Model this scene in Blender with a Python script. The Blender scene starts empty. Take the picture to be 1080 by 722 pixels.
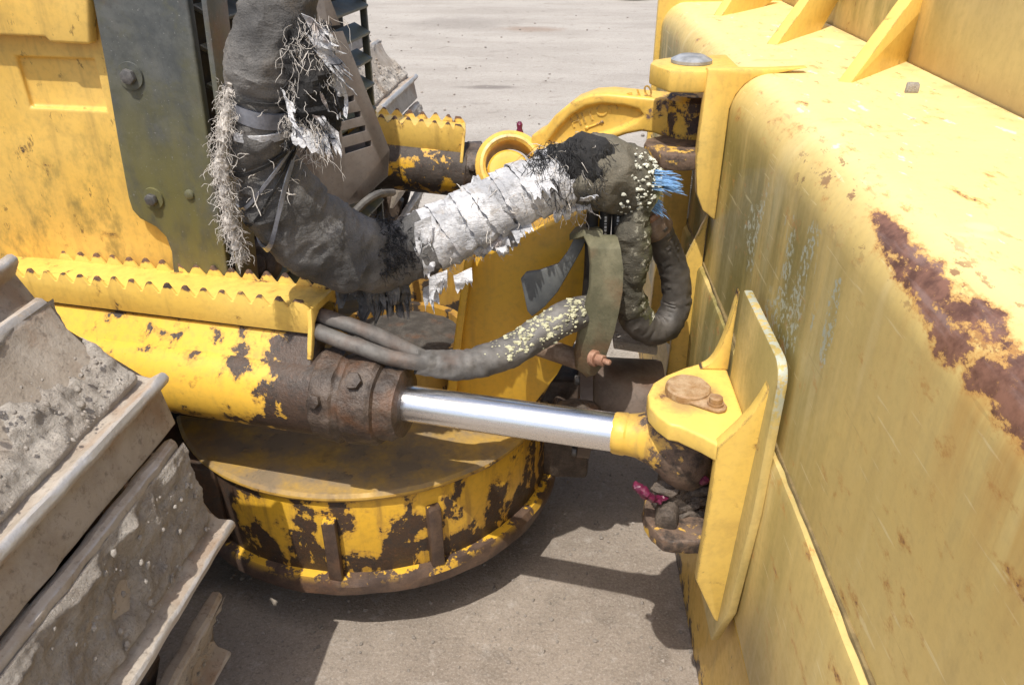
import bpy, bmesh, math, random
from mathutils import Vector, Matrix, noise as mnoise
R = math.radians
V = Vector
scene = bpy.context.scene
COL = scene.collection

# ------------------------------------------------------------------ camera, world, sun, exposure
CAM_H, FPX, PITCH, YAW = 1.55, 850.0, 29.25, 2.6
cd = bpy.data.cameras.new('camera')
cam = bpy.data.objects.new('camera', cd)
COL.objects.link(cam)
cam.location = (0, 0, CAM_H)
cam.rotation_euler = (R(90 - PITCH), 0, R(YAW))
cd.sensor_width = 36.0
cd.sensor_fit = 'HORIZONTAL'
cd.lens = 36.0 * FPX / 1080.0
cd.clip_start = 0.02
cd.clip_end = 600
scene.camera = cam

SUN_DIR = V((-0.16, -0.45, 1.0)).normalized()          # towards the sun
w = bpy.data.worlds.new('World')
scene.world = w
w.use_nodes = True
nt = w.node_tree
sky = nt.nodes.new('ShaderNodeTexSky')
sky.sky_type = 'NISHITA'
sky.sun_disc = False
sky.sun_elevation = math.asin(SUN_DIR.z)
sky.sun_rotation = math.atan2(SUN_DIR.x, SUN_DIR.y)
sky.air_density = 1.0
sky.dust_density = 3.5
sky.ozone_density = 0.6
bg = nt.nodes['Background']
bg.inputs['Strength'].default_value = 0.15
nt.links.new(sky.outputs[0], bg.inputs['Color'])
sd = bpy.data.lights.new('sun', 'SUN')
sd.energy = 3.75
sd.angle = R(0.55)
sd.color = (1.0, 0.955, 0.88)
sun = bpy.data.objects.new('sun', sd)
COL.objects.link(sun)
sun.rotation_euler = SUN_DIR.to_track_quat('Z', 'Y').to_euler()
scene.view_settings.view_transform = 'Standard'
scene.view_settings.look = 'None'
scene.view_settings.exposure = 0.22
scene.view_settings.gamma = 1.0
scene.view_settings.use_curve_mapping = False
try:
    scene.cycles.max_bounces = 8
except Exception:
    pass

# ------------------------------------------------------------------ pixel of the photograph -> point on a plane of the place
_p, _y = R(PITCH), R(YAW)
FWD = V((-math.sin(_y) * math.cos(_p), math.cos(_y) * math.cos(_p), -math.sin(_p)))
RGT = V((math.cos(_y), math.sin(_y), 0))
UPV = RGT.cross(FWD)
EYE = V((0, 0, CAM_H))


def ray(px, py):
    return FWD * FPX + RGT * (px - 540) - UPV * (py - 361)


def P(px, py, x=None, y=None, z=None):
    d = ray(px, py)
    if x is not None:
        t = x / d.x
    elif y is not None:
        t = y / d.y
    else:
        t = (z - CAM_H) / d.z
    return EYE + d * t


def PP(px, py, pt, n):
    d = ray(px, py)
    n = V(n)
    return EYE + d * ((V(pt) - EYE).dot(n) / d.dot(n))


# ------------------------------------------------------------------ material helper
class N:
    def __init__(self, name):
        self.m = bpy.data.materials.new(name)
        self.m.use_nodes = True
        self.t = self.m.node_tree
        self.b = self.t.nodes['Principled BSDF']
        self._pos = None

    def new(self, ty):
        return self.t.nodes.new(ty)

    def put(self, sock, v):
        if isinstance(v, bpy.types.NodeSocket):
            self.t.links.new(v, sock)
        elif isinstance(v, (tuple, list)):
            sock.default_value = tuple(v) + ((1.0,) if len(v) == 3 and len(sock.default_value) == 4 else ())
        else:
            sock.default_value = v

    def pos(self):
        if self._pos is None:
            g = self.new('ShaderNodeNewGeometry')
            self._pos = g.outputs['Position']
            self._nor = g.outputs['Normal']
        return self._pos

    def obj(self):
        return self.new('ShaderNodeTexCoord').outputs['Object']

    def xyz(self, v=None):
        s = self.new('ShaderNodeSeparateXYZ')
        self.put(s.inputs[0], v if v is not None else self.pos())
        return s.outputs[0], s.outputs[1], s.outputs[2]

    def up(self):
        self.pos()
        return self.xyz(self._nor)[2]

    def sc(self, s, v=None, rot=None):
        m = self.new('ShaderNodeMapping')
        self.put(m.inputs['Vector'], v if v is not None else self.pos())
        m.inputs['Scale'].default_value = s if isinstance(s, tuple) else (s, s, s)
        if rot:
            m.inputs['Rotation'].default_value = rot
        return m.outputs[0]

    def noise(self, scale, detail=5, rough=0.6, vec=None, dist=0.0):
        n = self.new('ShaderNodeTexNoise')
        n.inputs['Scale'].default_value = scale
        n.inputs['Detail'].default_value = detail
        n.inputs['Roughness'].default_value = rough
        n.inputs['Distortion'].default_value = dist
        self.put(n.inputs['Vector'], vec if vec is not None else self.pos())
        return n.outputs['Fac']

    def vor(self, scale, vec=None, feature='F1', rnd=1.0):
        n = self.new('ShaderNodeTexVoronoi')
        n.feature = feature
        n.inputs['Scale'].default_value = scale
        n.inputs['Randomness'].default_value = rnd
        self.put(n.inputs['Vector'], vec if vec is not None else self.pos())
        return n.outputs['Distance']

    def ss(self, x, lo, hi, a=0.0, b=1.0):
        m = self.new('ShaderNodeMapRange')
        m.interpolation_type = 'SMOOTHSTEP'
        self.put(m.inputs[0], x)
        if lo > hi:
            lo, hi, a, b = hi, lo, b, a
        m.inputs[1].default_value = lo
        m.inputs[2].default_value = hi
        m.inputs[3].default_value = a
        m.inputs[4].default_value = b
        return m.outputs[0]

    def ma(self, op, a, b=0.0, clamp=False):
        m = self.new('ShaderNodeMath')
        m.operation = op
        m.use_clamp = clamp
        self.put(m.inputs[0], a)
        self.put(m.inputs[1], b)
        return m.outputs[0]

    def mul(self, a, b): return self.ma('MULTIPLY', a, b)
    def add(self, a, b): return self.ma('ADD', a, b)
    def sub(self, a, b): return self.ma('SUBTRACT', a, b)
    def mx(self, a, b): return self.ma('MAXIMUM', a, b)

    def mix(self, f, a, b):
        m = self.new('ShaderNodeMix')
        m.data_type = 'RGBA'
        self.put(m.inputs[0], f)
        self.put(m.inputs[6], a)
        self.put(m.inputs[7], b)
        return m.outputs[2]

    def bump(self, h, strength=0.5, dist=0.002, prev=None):
        b = self.new('ShaderNodeBump')
        b.inputs['Strength'].default_value = strength
        b.inputs['Distance'].default_value = dist
        self.put(b.inputs['Height'], h)
        if prev is not None:
            self.put(b.inputs['Normal'], prev)
        return b.outputs[0]

    def out(self, col, rough=0.6, metal=0.0, nor=None, spec=None):
        self.put(self.b.inputs['Base Color'], col)
        self.put(self.b.inputs['Roughness'], rough)
        self.put(self.b.inputs['Metallic'], metal)
        if spec is not None:
            self.put(self.b.inputs['Specular IOR Level'], spec)
        if nor is not None:
            self.put(self.b.inputs['Normal'], nor)
        return self.m


YEL = (0.76, 0.46, 0.075)
YEL_D = (0.62, 0.33, 0.03)
YEL_F = (0.80, 0.55, 0.13)
GREASE = (0.040, 0.030, 0.024)
BROWN = (0.075, 0.048, 0.032)
RUST = (0.17, 0.075, 0.032)
DUST = (0.33, 0.28, 0.22)
ALGAE = (0.13, 0.12, 0.03)


def paint(name, col=YEL, chips=0.30, chipcol=BROWN, dirt=0.35, dirtcol=(0.22, 0.15, 0.06), grime=None, dust=0.0, rough=0.42,
          fade=0.25, csc=16.0, extra=None, streak=True, dustcol=DUST, edge=0.0, er=0.007):
    """Weathered enamel: faded tone, dirt runs, chips to bare brown metal; grime(k) adds a mask where chips and grease take over."""
    k = N(name)
    p = k.pos()
    big = k.noise(3.2, 4)
    c = k.mix(k.ss(big, 0.3, 0.7), col, tuple(a * (1 - fade) + b * fade for a, b in zip(col, (0.80, 0.62, 0.24))))
    fine = k.noise(70, 4, 0.65)
    c = k.mix(k.mul(k.ss(fine, 0.42, 0.75), 0.22), c, dirtcol)
    if streak:
        st = k.noise(1.0, 5, 0.62, k.sc((26, 26, 3.0)))
        c = k.mix(k.mul(k.ss(st, 0.50, 0.78), dirt), c, dirtcol)
    blot = k.noise(7, 6, 0.66, dist=0.4)
    c = k.mix(k.mul(k.ss(blot, 0.52, 0.78), dirt), c, dirtcol)
    if extra:
        c = extra(k, c)
    ch = k.noise(csc, 9, 0.68, dist=0.25)
    if grime is not None:
        ch = k.add(ch, grime(k))
    if edge > 0:
        bv = k.new('ShaderNodeBevel'); bv.samples = 4; bv.inputs['Radius'].default_value = er
        dp = k.new('ShaderNodeVectorMath'); dp.operation = 'DOT_PRODUCT'
        k.put(dp.inputs[0], bv.outputs[0]); k.put(dp.inputs[1], k._nor)
        em = k.ss(dp.outputs['Value'], 0.985, 0.80)
        ch = k.add(ch, k.mul(em, edge))
    thr = 0.73 - 0.28 * chips
    m = k.ss(ch, thr, thr + 0.030)
    cc = k.mix(k.ss(k.noise(33, 6, 0.7), 0.42, 0.66), chipcol, GREASE)
    cc = k.mix(k.mul(k.ss(k.noise(120, 3), 0.55, 0.75), 0.35), cc, RUST)
    halo = k.sub(k.ss(ch, thr - 0.055, thr + 0.01), m)
    c = k.mix(k.mul(halo, 0.5), c, (0.34, 0.17, 0.045))
    c = k.mix(m, c, cc)
    if dust > 0:
        du = k.mul(k.ss(k.up(), 0.35, 0.9), k.ss(k.noise(9, 6, 0.7), 0.62 - dust * 0.5, 0.80 - dust * 0.3))
        c = k.mix(k.mul(du, min(1, dust + 0.35)), c, dustcol)
        r = k.add(rough, k.mul(du, 0.35))
    else:
        r = k.add(rough, 0.0)
    r = k.add(r, k.mul(k.sub(fine, 0.5), 0.4))
    r = k.add(r, k.mul(m, 0.16))
    n = k.bump(k.noise(260, 2), 0.12, 0.0008)
    n = k.bump(k.noise(18, 3), 0.10, 0.006, n)
    n = k.bump(k.mul(m, -1), 0.7, 0.0012, n)
    n = k.bump(k.mul(k.noise(150, 4, 0.7), m), 0.6, 0.003, n)
    return k.out(c, r, 0.0, n)


def metal_dirty(name, col=(0.12, 0.095, 0.075), col2=(0.22, 0.17, 0.13), rough=0.62, worn=None, sc=20, b=0.5, extra=None):
    k = N(name)
    a = k.noise(sc, 7, 0.68, dist=0.3)
    c = k.mix(k.ss(a, 0.35, 0.68), col, col2)
    c = k.mix(k.mul(k.ss(k.noise(sc * 0.4, 5), 0.52, 0.72), 0.55), c, RUST)
    c = k.mix(k.mul(k.ss(k.noise(sc * 9, 3), 0.5, 0.8), 0.4), c, tuple(x * 0.45 for x in col))
    if extra:
        c = extra(k, c)
    n = k.bump(k.noise(sc * 6, 5, 0.7), b, 0.003)
    n = k.bump(k.noise(sc, 4), b * 0.6, 0.008, n)
    return k.out(c, rough, 0.0, n)


def plain(name, col, rough=0.6, metal=0.0, var=0.35, sc=30, b=0.25, bd=0.002):
    k = N(name)
    a = k.noise(sc, 6, 0.65)
    c = k.mix(k.ss(a, 0.3, 0.72), tuple(x * (1 - var) for x in col), tuple(min(1, x * (1 + var)) for x in col))
    r = k.add(rough, k.mul(k.sub(k.noise(sc * 3, 3), 0.5), 0.3))
    return k.out(c, r, metal, k.bump(k.noise(sc * 5, 4, 0.7), b, bd))


# ------------------------------------------------------------------ mesh helper
class MB:
    def __init__(self):
        self.bm = bmesh.new()

    def poly(self, pts):
        return self.bm.faces.new([self.bm.verts.new(V(p)) for p in pts])

    def plate(self, pts, vec):
        """A flat outline given its thickness along vec."""
        vec = V(vec)
        a = [self.bm.verts.new(V(p)) for p in pts]
        b = [self.bm.verts.new(V(p) + vec) for p in pts]
        fs = [self.bm.faces.new(a), self.bm.faces.new(b[::-1])]
        n = len(a)
        for i in range(n):
            fs.append(self.bm.faces.new((a[i], b[i], b[(i + 1) % n], a[(i + 1) % n])))
        bmesh.ops.recalc_face_normals(self.bm, faces=fs)
        return self

    def box(self, c, s, rot=None):
        m = Matrix.Translation(V(c)) @ (rot.to_4x4() if rot else Matrix.Identity(4)) @ Matrix.Diagonal((s[0], s[1], s[2], 1))
        bmesh.ops.create_cube(self.bm, size=1.0, matrix=m)
        return self

    def rings(self, rings, caps=True, closed=False):
        vs = [[self.bm.verts.new(p) for p in r] for r in rings]
        n = len(vs[0])
        fs = []
        for i in range(len(vs) - 1):
            for j in range(n):
                fs.append(self.bm.faces.new((vs[i][j], vs[i][(j + 1) % n], vs[i + 1][(j + 1) % n], vs[i + 1][j])))
        if caps:
            fs.append(self.bm.faces.new(vs[0][::-1]))
            fs.append(self.bm.faces.new(vs[-1]))
        bmesh.ops.recalc_face_normals(self.bm, faces=fs)
        return self

    def lathe(self, A, B, prof, seg=40, caps=True, rough=0.0, seed=0.0, fq=20):
        """prof: (distance along A->B in metres, radius)."""
        A, B = V(A), V(B)
        d = (B - A).normalized()
        s = d.orthogonal().normalized()
        t = d.cross(s)
        rings = []
        for (u, r) in prof:
            ring = []
            for j in range(seg):
                a = 2 * math.pi * j / seg
                q = A + d * u + (s * math.cos(a) + t * math.sin(a)) * r
                if rough:
                    q += (s * math.cos(a) + t * math.sin(a)) * rough * mnoise.fractal(q * fq + V((seed, 0, 0)), 0.8, 2, 4)
                ring.append(q)
            rings.append(ring)
        return self.rings(rings, caps)

    def tube(self, pts, rad, seg=12, step=0.02, amp=0.0, fq=20, wr=0.0, wfq=60, caps=True, seed=0.0, sm=True, flat=1.0):
        pts = [V(p) for p in pts]
        if not isinstance(rad, (list, tuple)):
            rad = [rad] * len(pts)
        path, rr = spline(pts, rad, step) if sm else (pts, list(rad))
        rings = []
        t0 = (path[1] - path[0]).normalized()
        s = t0.orthogonal().normalized()
        for i, q in enumerate(path):
            t = (path[min(i + 1, len(path) - 1)] - path[max(i - 1, 0)]).normalized()
            s = (s - t * s.dot(t)).normalized()
            b = t.cross(s)
            ring = []
            for j in range(seg):
                a = 2 * math.pi * j / seg
                dv = s * math.cos(a) + b * math.sin(a) * flat
                r = rr[i]
                pt = q + dv * r
                if amp:
                    r2 = amp * mnoise.fractal(pt * fq + V((seed, seed, 0)), 0.9, 2.1, 4)
                    pt = pt + dv * r2
                if wr:
                    x = mnoise.noise(V((i * step * wfq, math.cos(a) * 1.3 + seed, math.sin(a) * 1.3)))
                    pt = pt + dv * wr * (1 - abs(x) * 2.2)
                ring.append(pt)
            rings.append(ring)
        return self.rings(rings, caps)

    def ball(self, c, r, s=(1, 1, 1), sub=2, amp=0.0, fq=30, rot=None):
        res = bmesh.ops.create_icosphere(self.bm, subdivisions=sub, radius=1.0)
        m = rot or Matrix.Identity(3)
        for v in res['verts']:
            d = v.co.copy()
            q = V((d.x * s[0], d.y * s[1], d.z * s[2])) * r
            q = m @ q + V(c)
            if amp:
                q += (m @ d) * amp * mnoise.fractal(q * fq, 0.9, 2, 3)
            v.co = q
        return self

    def bevel(self, wdt=0.003, seg=2, ang=30):
        es = [e for e in self.bm.edges if len(e.link_faces) == 2 and e.calc_face_angle(0) > R(ang)]
        if es:
            bmesh.ops.bevel(self.bm, geom=es, offset=wdt, segments=seg, affect='EDGES', profile=0.5, clamp_overlap=True)
        return self

    def sub(self, n=1, ang=None):
        bmesh.ops.subdivide_edges(self.bm, edges=self.bm.edges[:], cuts=n, use_grid_fill=True)
        return self

    def jitter(self, amp, fq, seed=0.0):
        self.bm.normal_update()
        for v in self.bm.verts:
            v.co += v.normal * amp * mnoise.fractal(v.co * fq + V((seed, 0, 0)), 0.9, 2, 4)
        return self

    def mesh(self, name, off, mat, sharp=32):
        bmesh.ops.transform(self.bm, matrix=Matrix.Translation(-V(off)), verts=self.bm.verts)
        me = bpy.data.meshes.new(name)
        self.bm.normal_update()
        self.bm.to_mesh(me)
        self.bm.free()
        for q in me.polygons:
            q.use_smooth = True
        me.set_sharp_from_angle(angle=R(sharp))
        me.materials.append(mat)
        return me


def spline(pts, rad, step):
    if len(pts) == 2:
        n = max(2, int((pts[1] - pts[0]).length / step))
        return ([pts[0].lerp(pts[1], i / n) for i in range(n + 1)], [rad[0] + (rad[1] - rad[0]) * i / n for i in range(n + 1)])
    P0 = [pts[0] * 2 - pts[1]] + pts + [pts[-1] * 2 - pts[-2]]
    out, rr = [], []
    for i in range(len(pts) - 1):
        a, b, c, d = P0[i:i + 4]
        n = max(1, int((c - b).length / step))
        for j in range(n):
            t = j / n
            out.append(0.5 * ((2 * b) + (c - a) * t + (2 * a - 5 * b + 4 * c - d) * t * t + (3 * b - a - 3 * c + d) * t ** 3))
            u = t * t * (3 - 2 * t)
            rr.append(rad[i] * (1 - u) + rad[i + 1] * u)
    out.append(pts[-1])
    rr.append(rad[-1])
    return out, rr


ROOT = {}


def thing(name, label, cat, loc, group=None):
    o = bpy.data.objects.new(name, None)
    COL.objects.link(o)
    o.empty_display_size = 0.1
    o.location = loc
    o['label'] = label
    o['category'] = cat
    if group:
        o['group'] = group
    ROOT[o.name] = V(loc)
    return o


def part(name, mb, mat, parent, label=None, kind=None, sharp=32):
    off = ROOT[parent.name]
    o = bpy.data.objects.new(name, mb.mesh(name, off, mat, sharp))
    COL.objects.link(o)
    o.parent = parent
    ROOT[o.name] = off
    if label:
        o['label'] = label
    if kind:
        o['kind'] = kind
    return o


def struct(name, mb, mat, kind='structure'):
    o = bpy.data.objects.new(name, mb.mesh(name, (0, 0, 0), mat))
    COL.objects.link(o)
    o['kind'] = kind
    return o


def cut(mb, cutter):
    """mb minus cutter (exact boolean), back as an MB."""
    a = bpy.data.meshes.new('a'); mb.bm.to_mesh(a); mb.bm.free()
    b = bpy.data.meshes.new('b'); cutter.bm.to_mesh(b); cutter.bm.free()
    oa = bpy.data.objects.new('a', a); ob = bpy.data.objects.new('b', b)
    COL.objects.link(oa); COL.objects.link(ob)
    m = oa.modifiers.new('m', 'BOOLEAN'); m.operation = 'DIFFERENCE'; m.object = ob; m.solver = 'EXACT'
    dg = bpy.context.evaluated_depsgraph_get()
    me = bpy.data.meshes.new_from_object(oa.evaluated_get(dg))
    r = MB(); r.bm.from_mesh(me)
    bpy.data.objects.remove(oa); bpy.data.objects.remove(ob)
    bpy.data.meshes.remove(a); bpy.data.meshes.remove(b); bpy.data.meshes.remove(me)
    return r


def threads(mb, o, d, length, n, r=0.0012, spread=0.02, jit=0.35, droop=0.25, seed=1, steps=7):
    rnd = random.Random(seed)
    o, d = V(o), V(d).normalized()
    for _ in range(n):
        q = o + V((rnd.gauss(0, spread), rnd.gauss(0, spread), rnd.gauss(0, spread)))
        L = length * rnd.uniform(0.45, 1.15)
        dd = (d + V((rnd.gauss(0, jit), rnd.gauss(0, jit), rnd.gauss(0, jit)))).normalized()
        pts = [q.copy()]
        for i in range(steps):
            dd = (dd + V((rnd.gauss(0, jit), rnd.gauss(0, jit), rnd.gauss(0, jit))) * 0.8 + V((0, 0, -droop * 0.6))).normalized()
            q = q + dd * (L / steps)
            pts.append(q.copy())
        rr = r * rnd.uniform(0.6, 1.3)
        mb.tube(pts, [rr] * (steps) + [rr * 0.3], seg=4, step=L / steps / 1.6, caps=True)


def rag(mb, o, du, dv, seed=0, nu=14, nv=14, curl=0.02, ragged=0.5, th=0.0012, fq=18):
    """A torn strip of cloth: rooted along du, hanging along dv with an uneven end; real thickness."""
    rnd = random.Random(seed)
    o, du, dv = V(o), V(du), V(dv)
    n = du.cross(dv).normalized()
    ln = [1 - ragged * min(1, max(0, .5 + .9 * mnoise.fractal(V((i * .55, seed * 3.1, 0)), .8, 2, 3))) * (1 - .25 * rnd.random()) for i in range(nu + 1)]
    g = []
    for i in range(nu + 1):
        row = []
        for j in range(nv + 1):
            u, v = i / nu, j / nv * ln[i]
            q = o + du * u + dv * v
            f = mnoise.fractal(q * fq + V((seed, 0, 0)), 0.8, 2, 4)
            q += n * curl * (f * 1.6) * (0.25 + v) + du.normalized() * curl * 0.6 * v * mnoise.noise(q * fq * 1.5)
            row.append(q)
        g.append(row)
    bm = mb.bm
    top = [[bm.verts.new(q) for q in row] for row in g]
    bot = [[bm.verts.new(q - n * th) for q in row] for row in g]
    for i in range(nu):
        for j in range(nv):
            bm.faces.new((top[i][j], top[i + 1][j], top[i + 1][j + 1], top[i][j + 1]))
            bm.faces.new((bot[i][j], bot[i][j + 1], bot[i + 1][j + 1], bot[i + 1][j]))
    rim = [(i, 0) for i in range(nu)] + [(nu, j) for j in range(nv)] + [(i, nv) for i in range(nu, 0, -1)] + [(0, j) for j in range(nv, 0, -1)]
    for (a, b), (c, d) in zip(rim, rim[1:] + rim[:1]):
        bm.faces.new((top[a][b], bot[a][b], bot[c][d], top[c][d]))


def hexbolt(mb, c, n, r, h):
    c, n = V(c), V(n).normalized()
    s = n.orthogonal().normalized(); t = n.cross(s)
    mb.plate([c + (s * math.cos(a * math.pi / 3) + t * math.sin(a * math.pi / 3)) * r for a in range(6)], n * h)


# ------------------------------------------------------------------ materials
def ground_mat():
    k = N('dry_yard_ground')
    x, y, z = k.xyz()
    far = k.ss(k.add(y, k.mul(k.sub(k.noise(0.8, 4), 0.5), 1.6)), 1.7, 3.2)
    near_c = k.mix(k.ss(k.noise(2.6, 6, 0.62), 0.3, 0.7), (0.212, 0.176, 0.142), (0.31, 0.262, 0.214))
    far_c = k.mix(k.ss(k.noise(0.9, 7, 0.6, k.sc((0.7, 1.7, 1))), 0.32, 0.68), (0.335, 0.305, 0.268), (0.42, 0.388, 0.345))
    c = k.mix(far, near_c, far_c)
    tr = k.noise(1.0, 5, 0.6, k.sc((0.16, 1.5, 1), rot=(0, 0, 0.10)), 0.5)
    c = k.mix(k.mul(k.ss(tr, 0.50, 0.78), 0.22), c, (0.22, 0.195, 0.17))
    c = k.mix(k.mul(k.ss(k.noise(0.35, 3, 0.5), 0.60, 0.70), 0.35), c, (0.22, 0.19, 0.17))
    # reddish soil stain and dark scuffs of their own shape
    def spot(cx, cy, rx, ry):
        dx = k.mul(k.sub(x, cx), 1 / rx); dy = k.mul(k.sub(y, cy), 1 / ry)
        d = k.ma('SQRT', k.add(k.mul(dx, dx), k.mul(dy, dy)))
        return k.ss(k.add(d, k.mul(k.sub(k.noise(3, 5), 0.5), 1.2)), 1.0, 0.3)
    a = P(560, 31, z=0); c = k.mix(k.mul(spot(a.x, a.y, 0.55, 0.30), 0.6), c, (0.25, 0.165, 0.11))
    a = P(520, 92, z=0); c = k.mix(k.mul(spot(a.x, a.y, 0.40, 0.12), 0.75), c, (0.13, 0.11, 0.10))
    a = P(480, 25, z=0); c = k.mix(k.mul(spot(a.x, a.y, 0.9, 0.9), 0.4), c, (0.20, 0.18, 0.16))
    c = k.mix(k.mul(k.ss(k.noise(28, 7, 0.72), 0.48, 0.66), 0.30), c, (0.18, 0.155, 0.13))
    c = k.mix(k.mul(k.ss(k.noise(19, 7, 0.72), 0.54, 0.70), 0.35), c, (0.52, 0.49, 0.45))
    c = k.mix(k.mul(k.ss(k.noise(5.5, 5, 0.62, dist=0.5), 0.56, 0.70), 0.35), c, (0.15, 0.125, 0.10))
    for px_, py_, rx_, ry_ in ((640, 655, .035, .02), (520, 690, .06, .03), (700, 690, .02, .04)):
        a = P(px_, py_, z=0); c = k.mix(k.mul(spot(a.x, a.y, rx_, ry_), 0.35), c, (0.11, 0.092, 0.075))
    grit = k.noise(160, 4, 0.75)
    c = k.mix(k.mul(k.ss(grit, 0.46, 0.72), 0.55), c, (0.44, 0.40, 0.36))
    c = k.mix(k.mul(k.ss(k.noise(95, 5, 0.75), 0.50, 0.70), 0.55), c, (0.09, 0.075, 0.064))
    n = k.bump(k.noise(140, 5, 0.75), 0.55, 0.004)
    n = k.bump(k.noise(14, 5, 0.65), 0.5, 0.012, n)
    return k.out(c, 0.93, 0, n, 0.25)


M = {}
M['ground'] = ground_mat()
M['stone'] = plain('gravel_stone', (0.25, 0.22, 0.19), 0.9, 0, 0.4, 8, 0.5)
M['black'] = plain('dark_cavity_steel', (0.018, 0.016, 0.015), 0.8, 0, 0.4, 20)
M['rubber'] = plain('black_rubber', (0.025, 0.024, 0.024), 0.55, 0, 0.35, 40, 0.2)
M['bolt'] = plain('dull_steel_bolt', (0.13, 0.125, 0.12), 0.5, 0.3, 0.4, 60)


def slate_extra(k, c):
    x, y, z = k.xyz()
    g = k.mul(k.ss(k.noise(7, 6, 0.65, k.sc((1.4, 1.4, 0.6))), 0.36, 0.62), k.ss(z, 1.40, 1.0))
    c = k.mix(k.mul(g, 0.95), c, (0.150, 0.138, 0.050))
    g2 = k.mul(k.ss(k.noise(22, 5, 0.7), 0.50, 0.72), 0.5)
    c = k.mix(g2, c, (0.10, 0.095, 0.04))
    return k.mix(k.mul(k.ss(k.noise(240, 2, 0.5), 0.69, 0.74), 0.6), c, (0.28, 0.28, 0.26))


M['slate'] = metal_dirty('dark_grey_guard_paint', (0.056, 0.062, 0.062), (0.105, 0.110, 0.104), 0.48, sc=14, b=0.18, extra=slate_extra)


def nose_extra(k, c):
    x, y, z = k.xyz()
    al = k.mul(k.ss(k.noise(1.0, 6, 0.68, k.sc((16, 16, 9), rot=(0, 0.6, 0))), 0.46, 0.70), k.ss(z, 1.25, 0.98))
    c = k.mix(k.mul(al, 0.85), c, (0.24, 0.185, 0.06))
    return k.mix(k.mul(k.ss(k.noise(38, 7, 0.75, k.sc((1, 1, 0.45), rot=(0, 0.5, 0))), 0.60, 0.66), 0.7), c, (0.10, 0.06, 0.03))


M['nose_yellow'] = paint('yellow_side_panel_enamel', (0.76, 0.475, 0.10), chips=0.16, dirt=0.42, rough=0.38, extra=nose_extra)
M['nose_brown'] = metal_dirty('brown_grey_louvre_paint', (0.15, 0.128, 0.112), (0.205, 0.18, 0.16), 0.6, sc=10, b=0.12)


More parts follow.
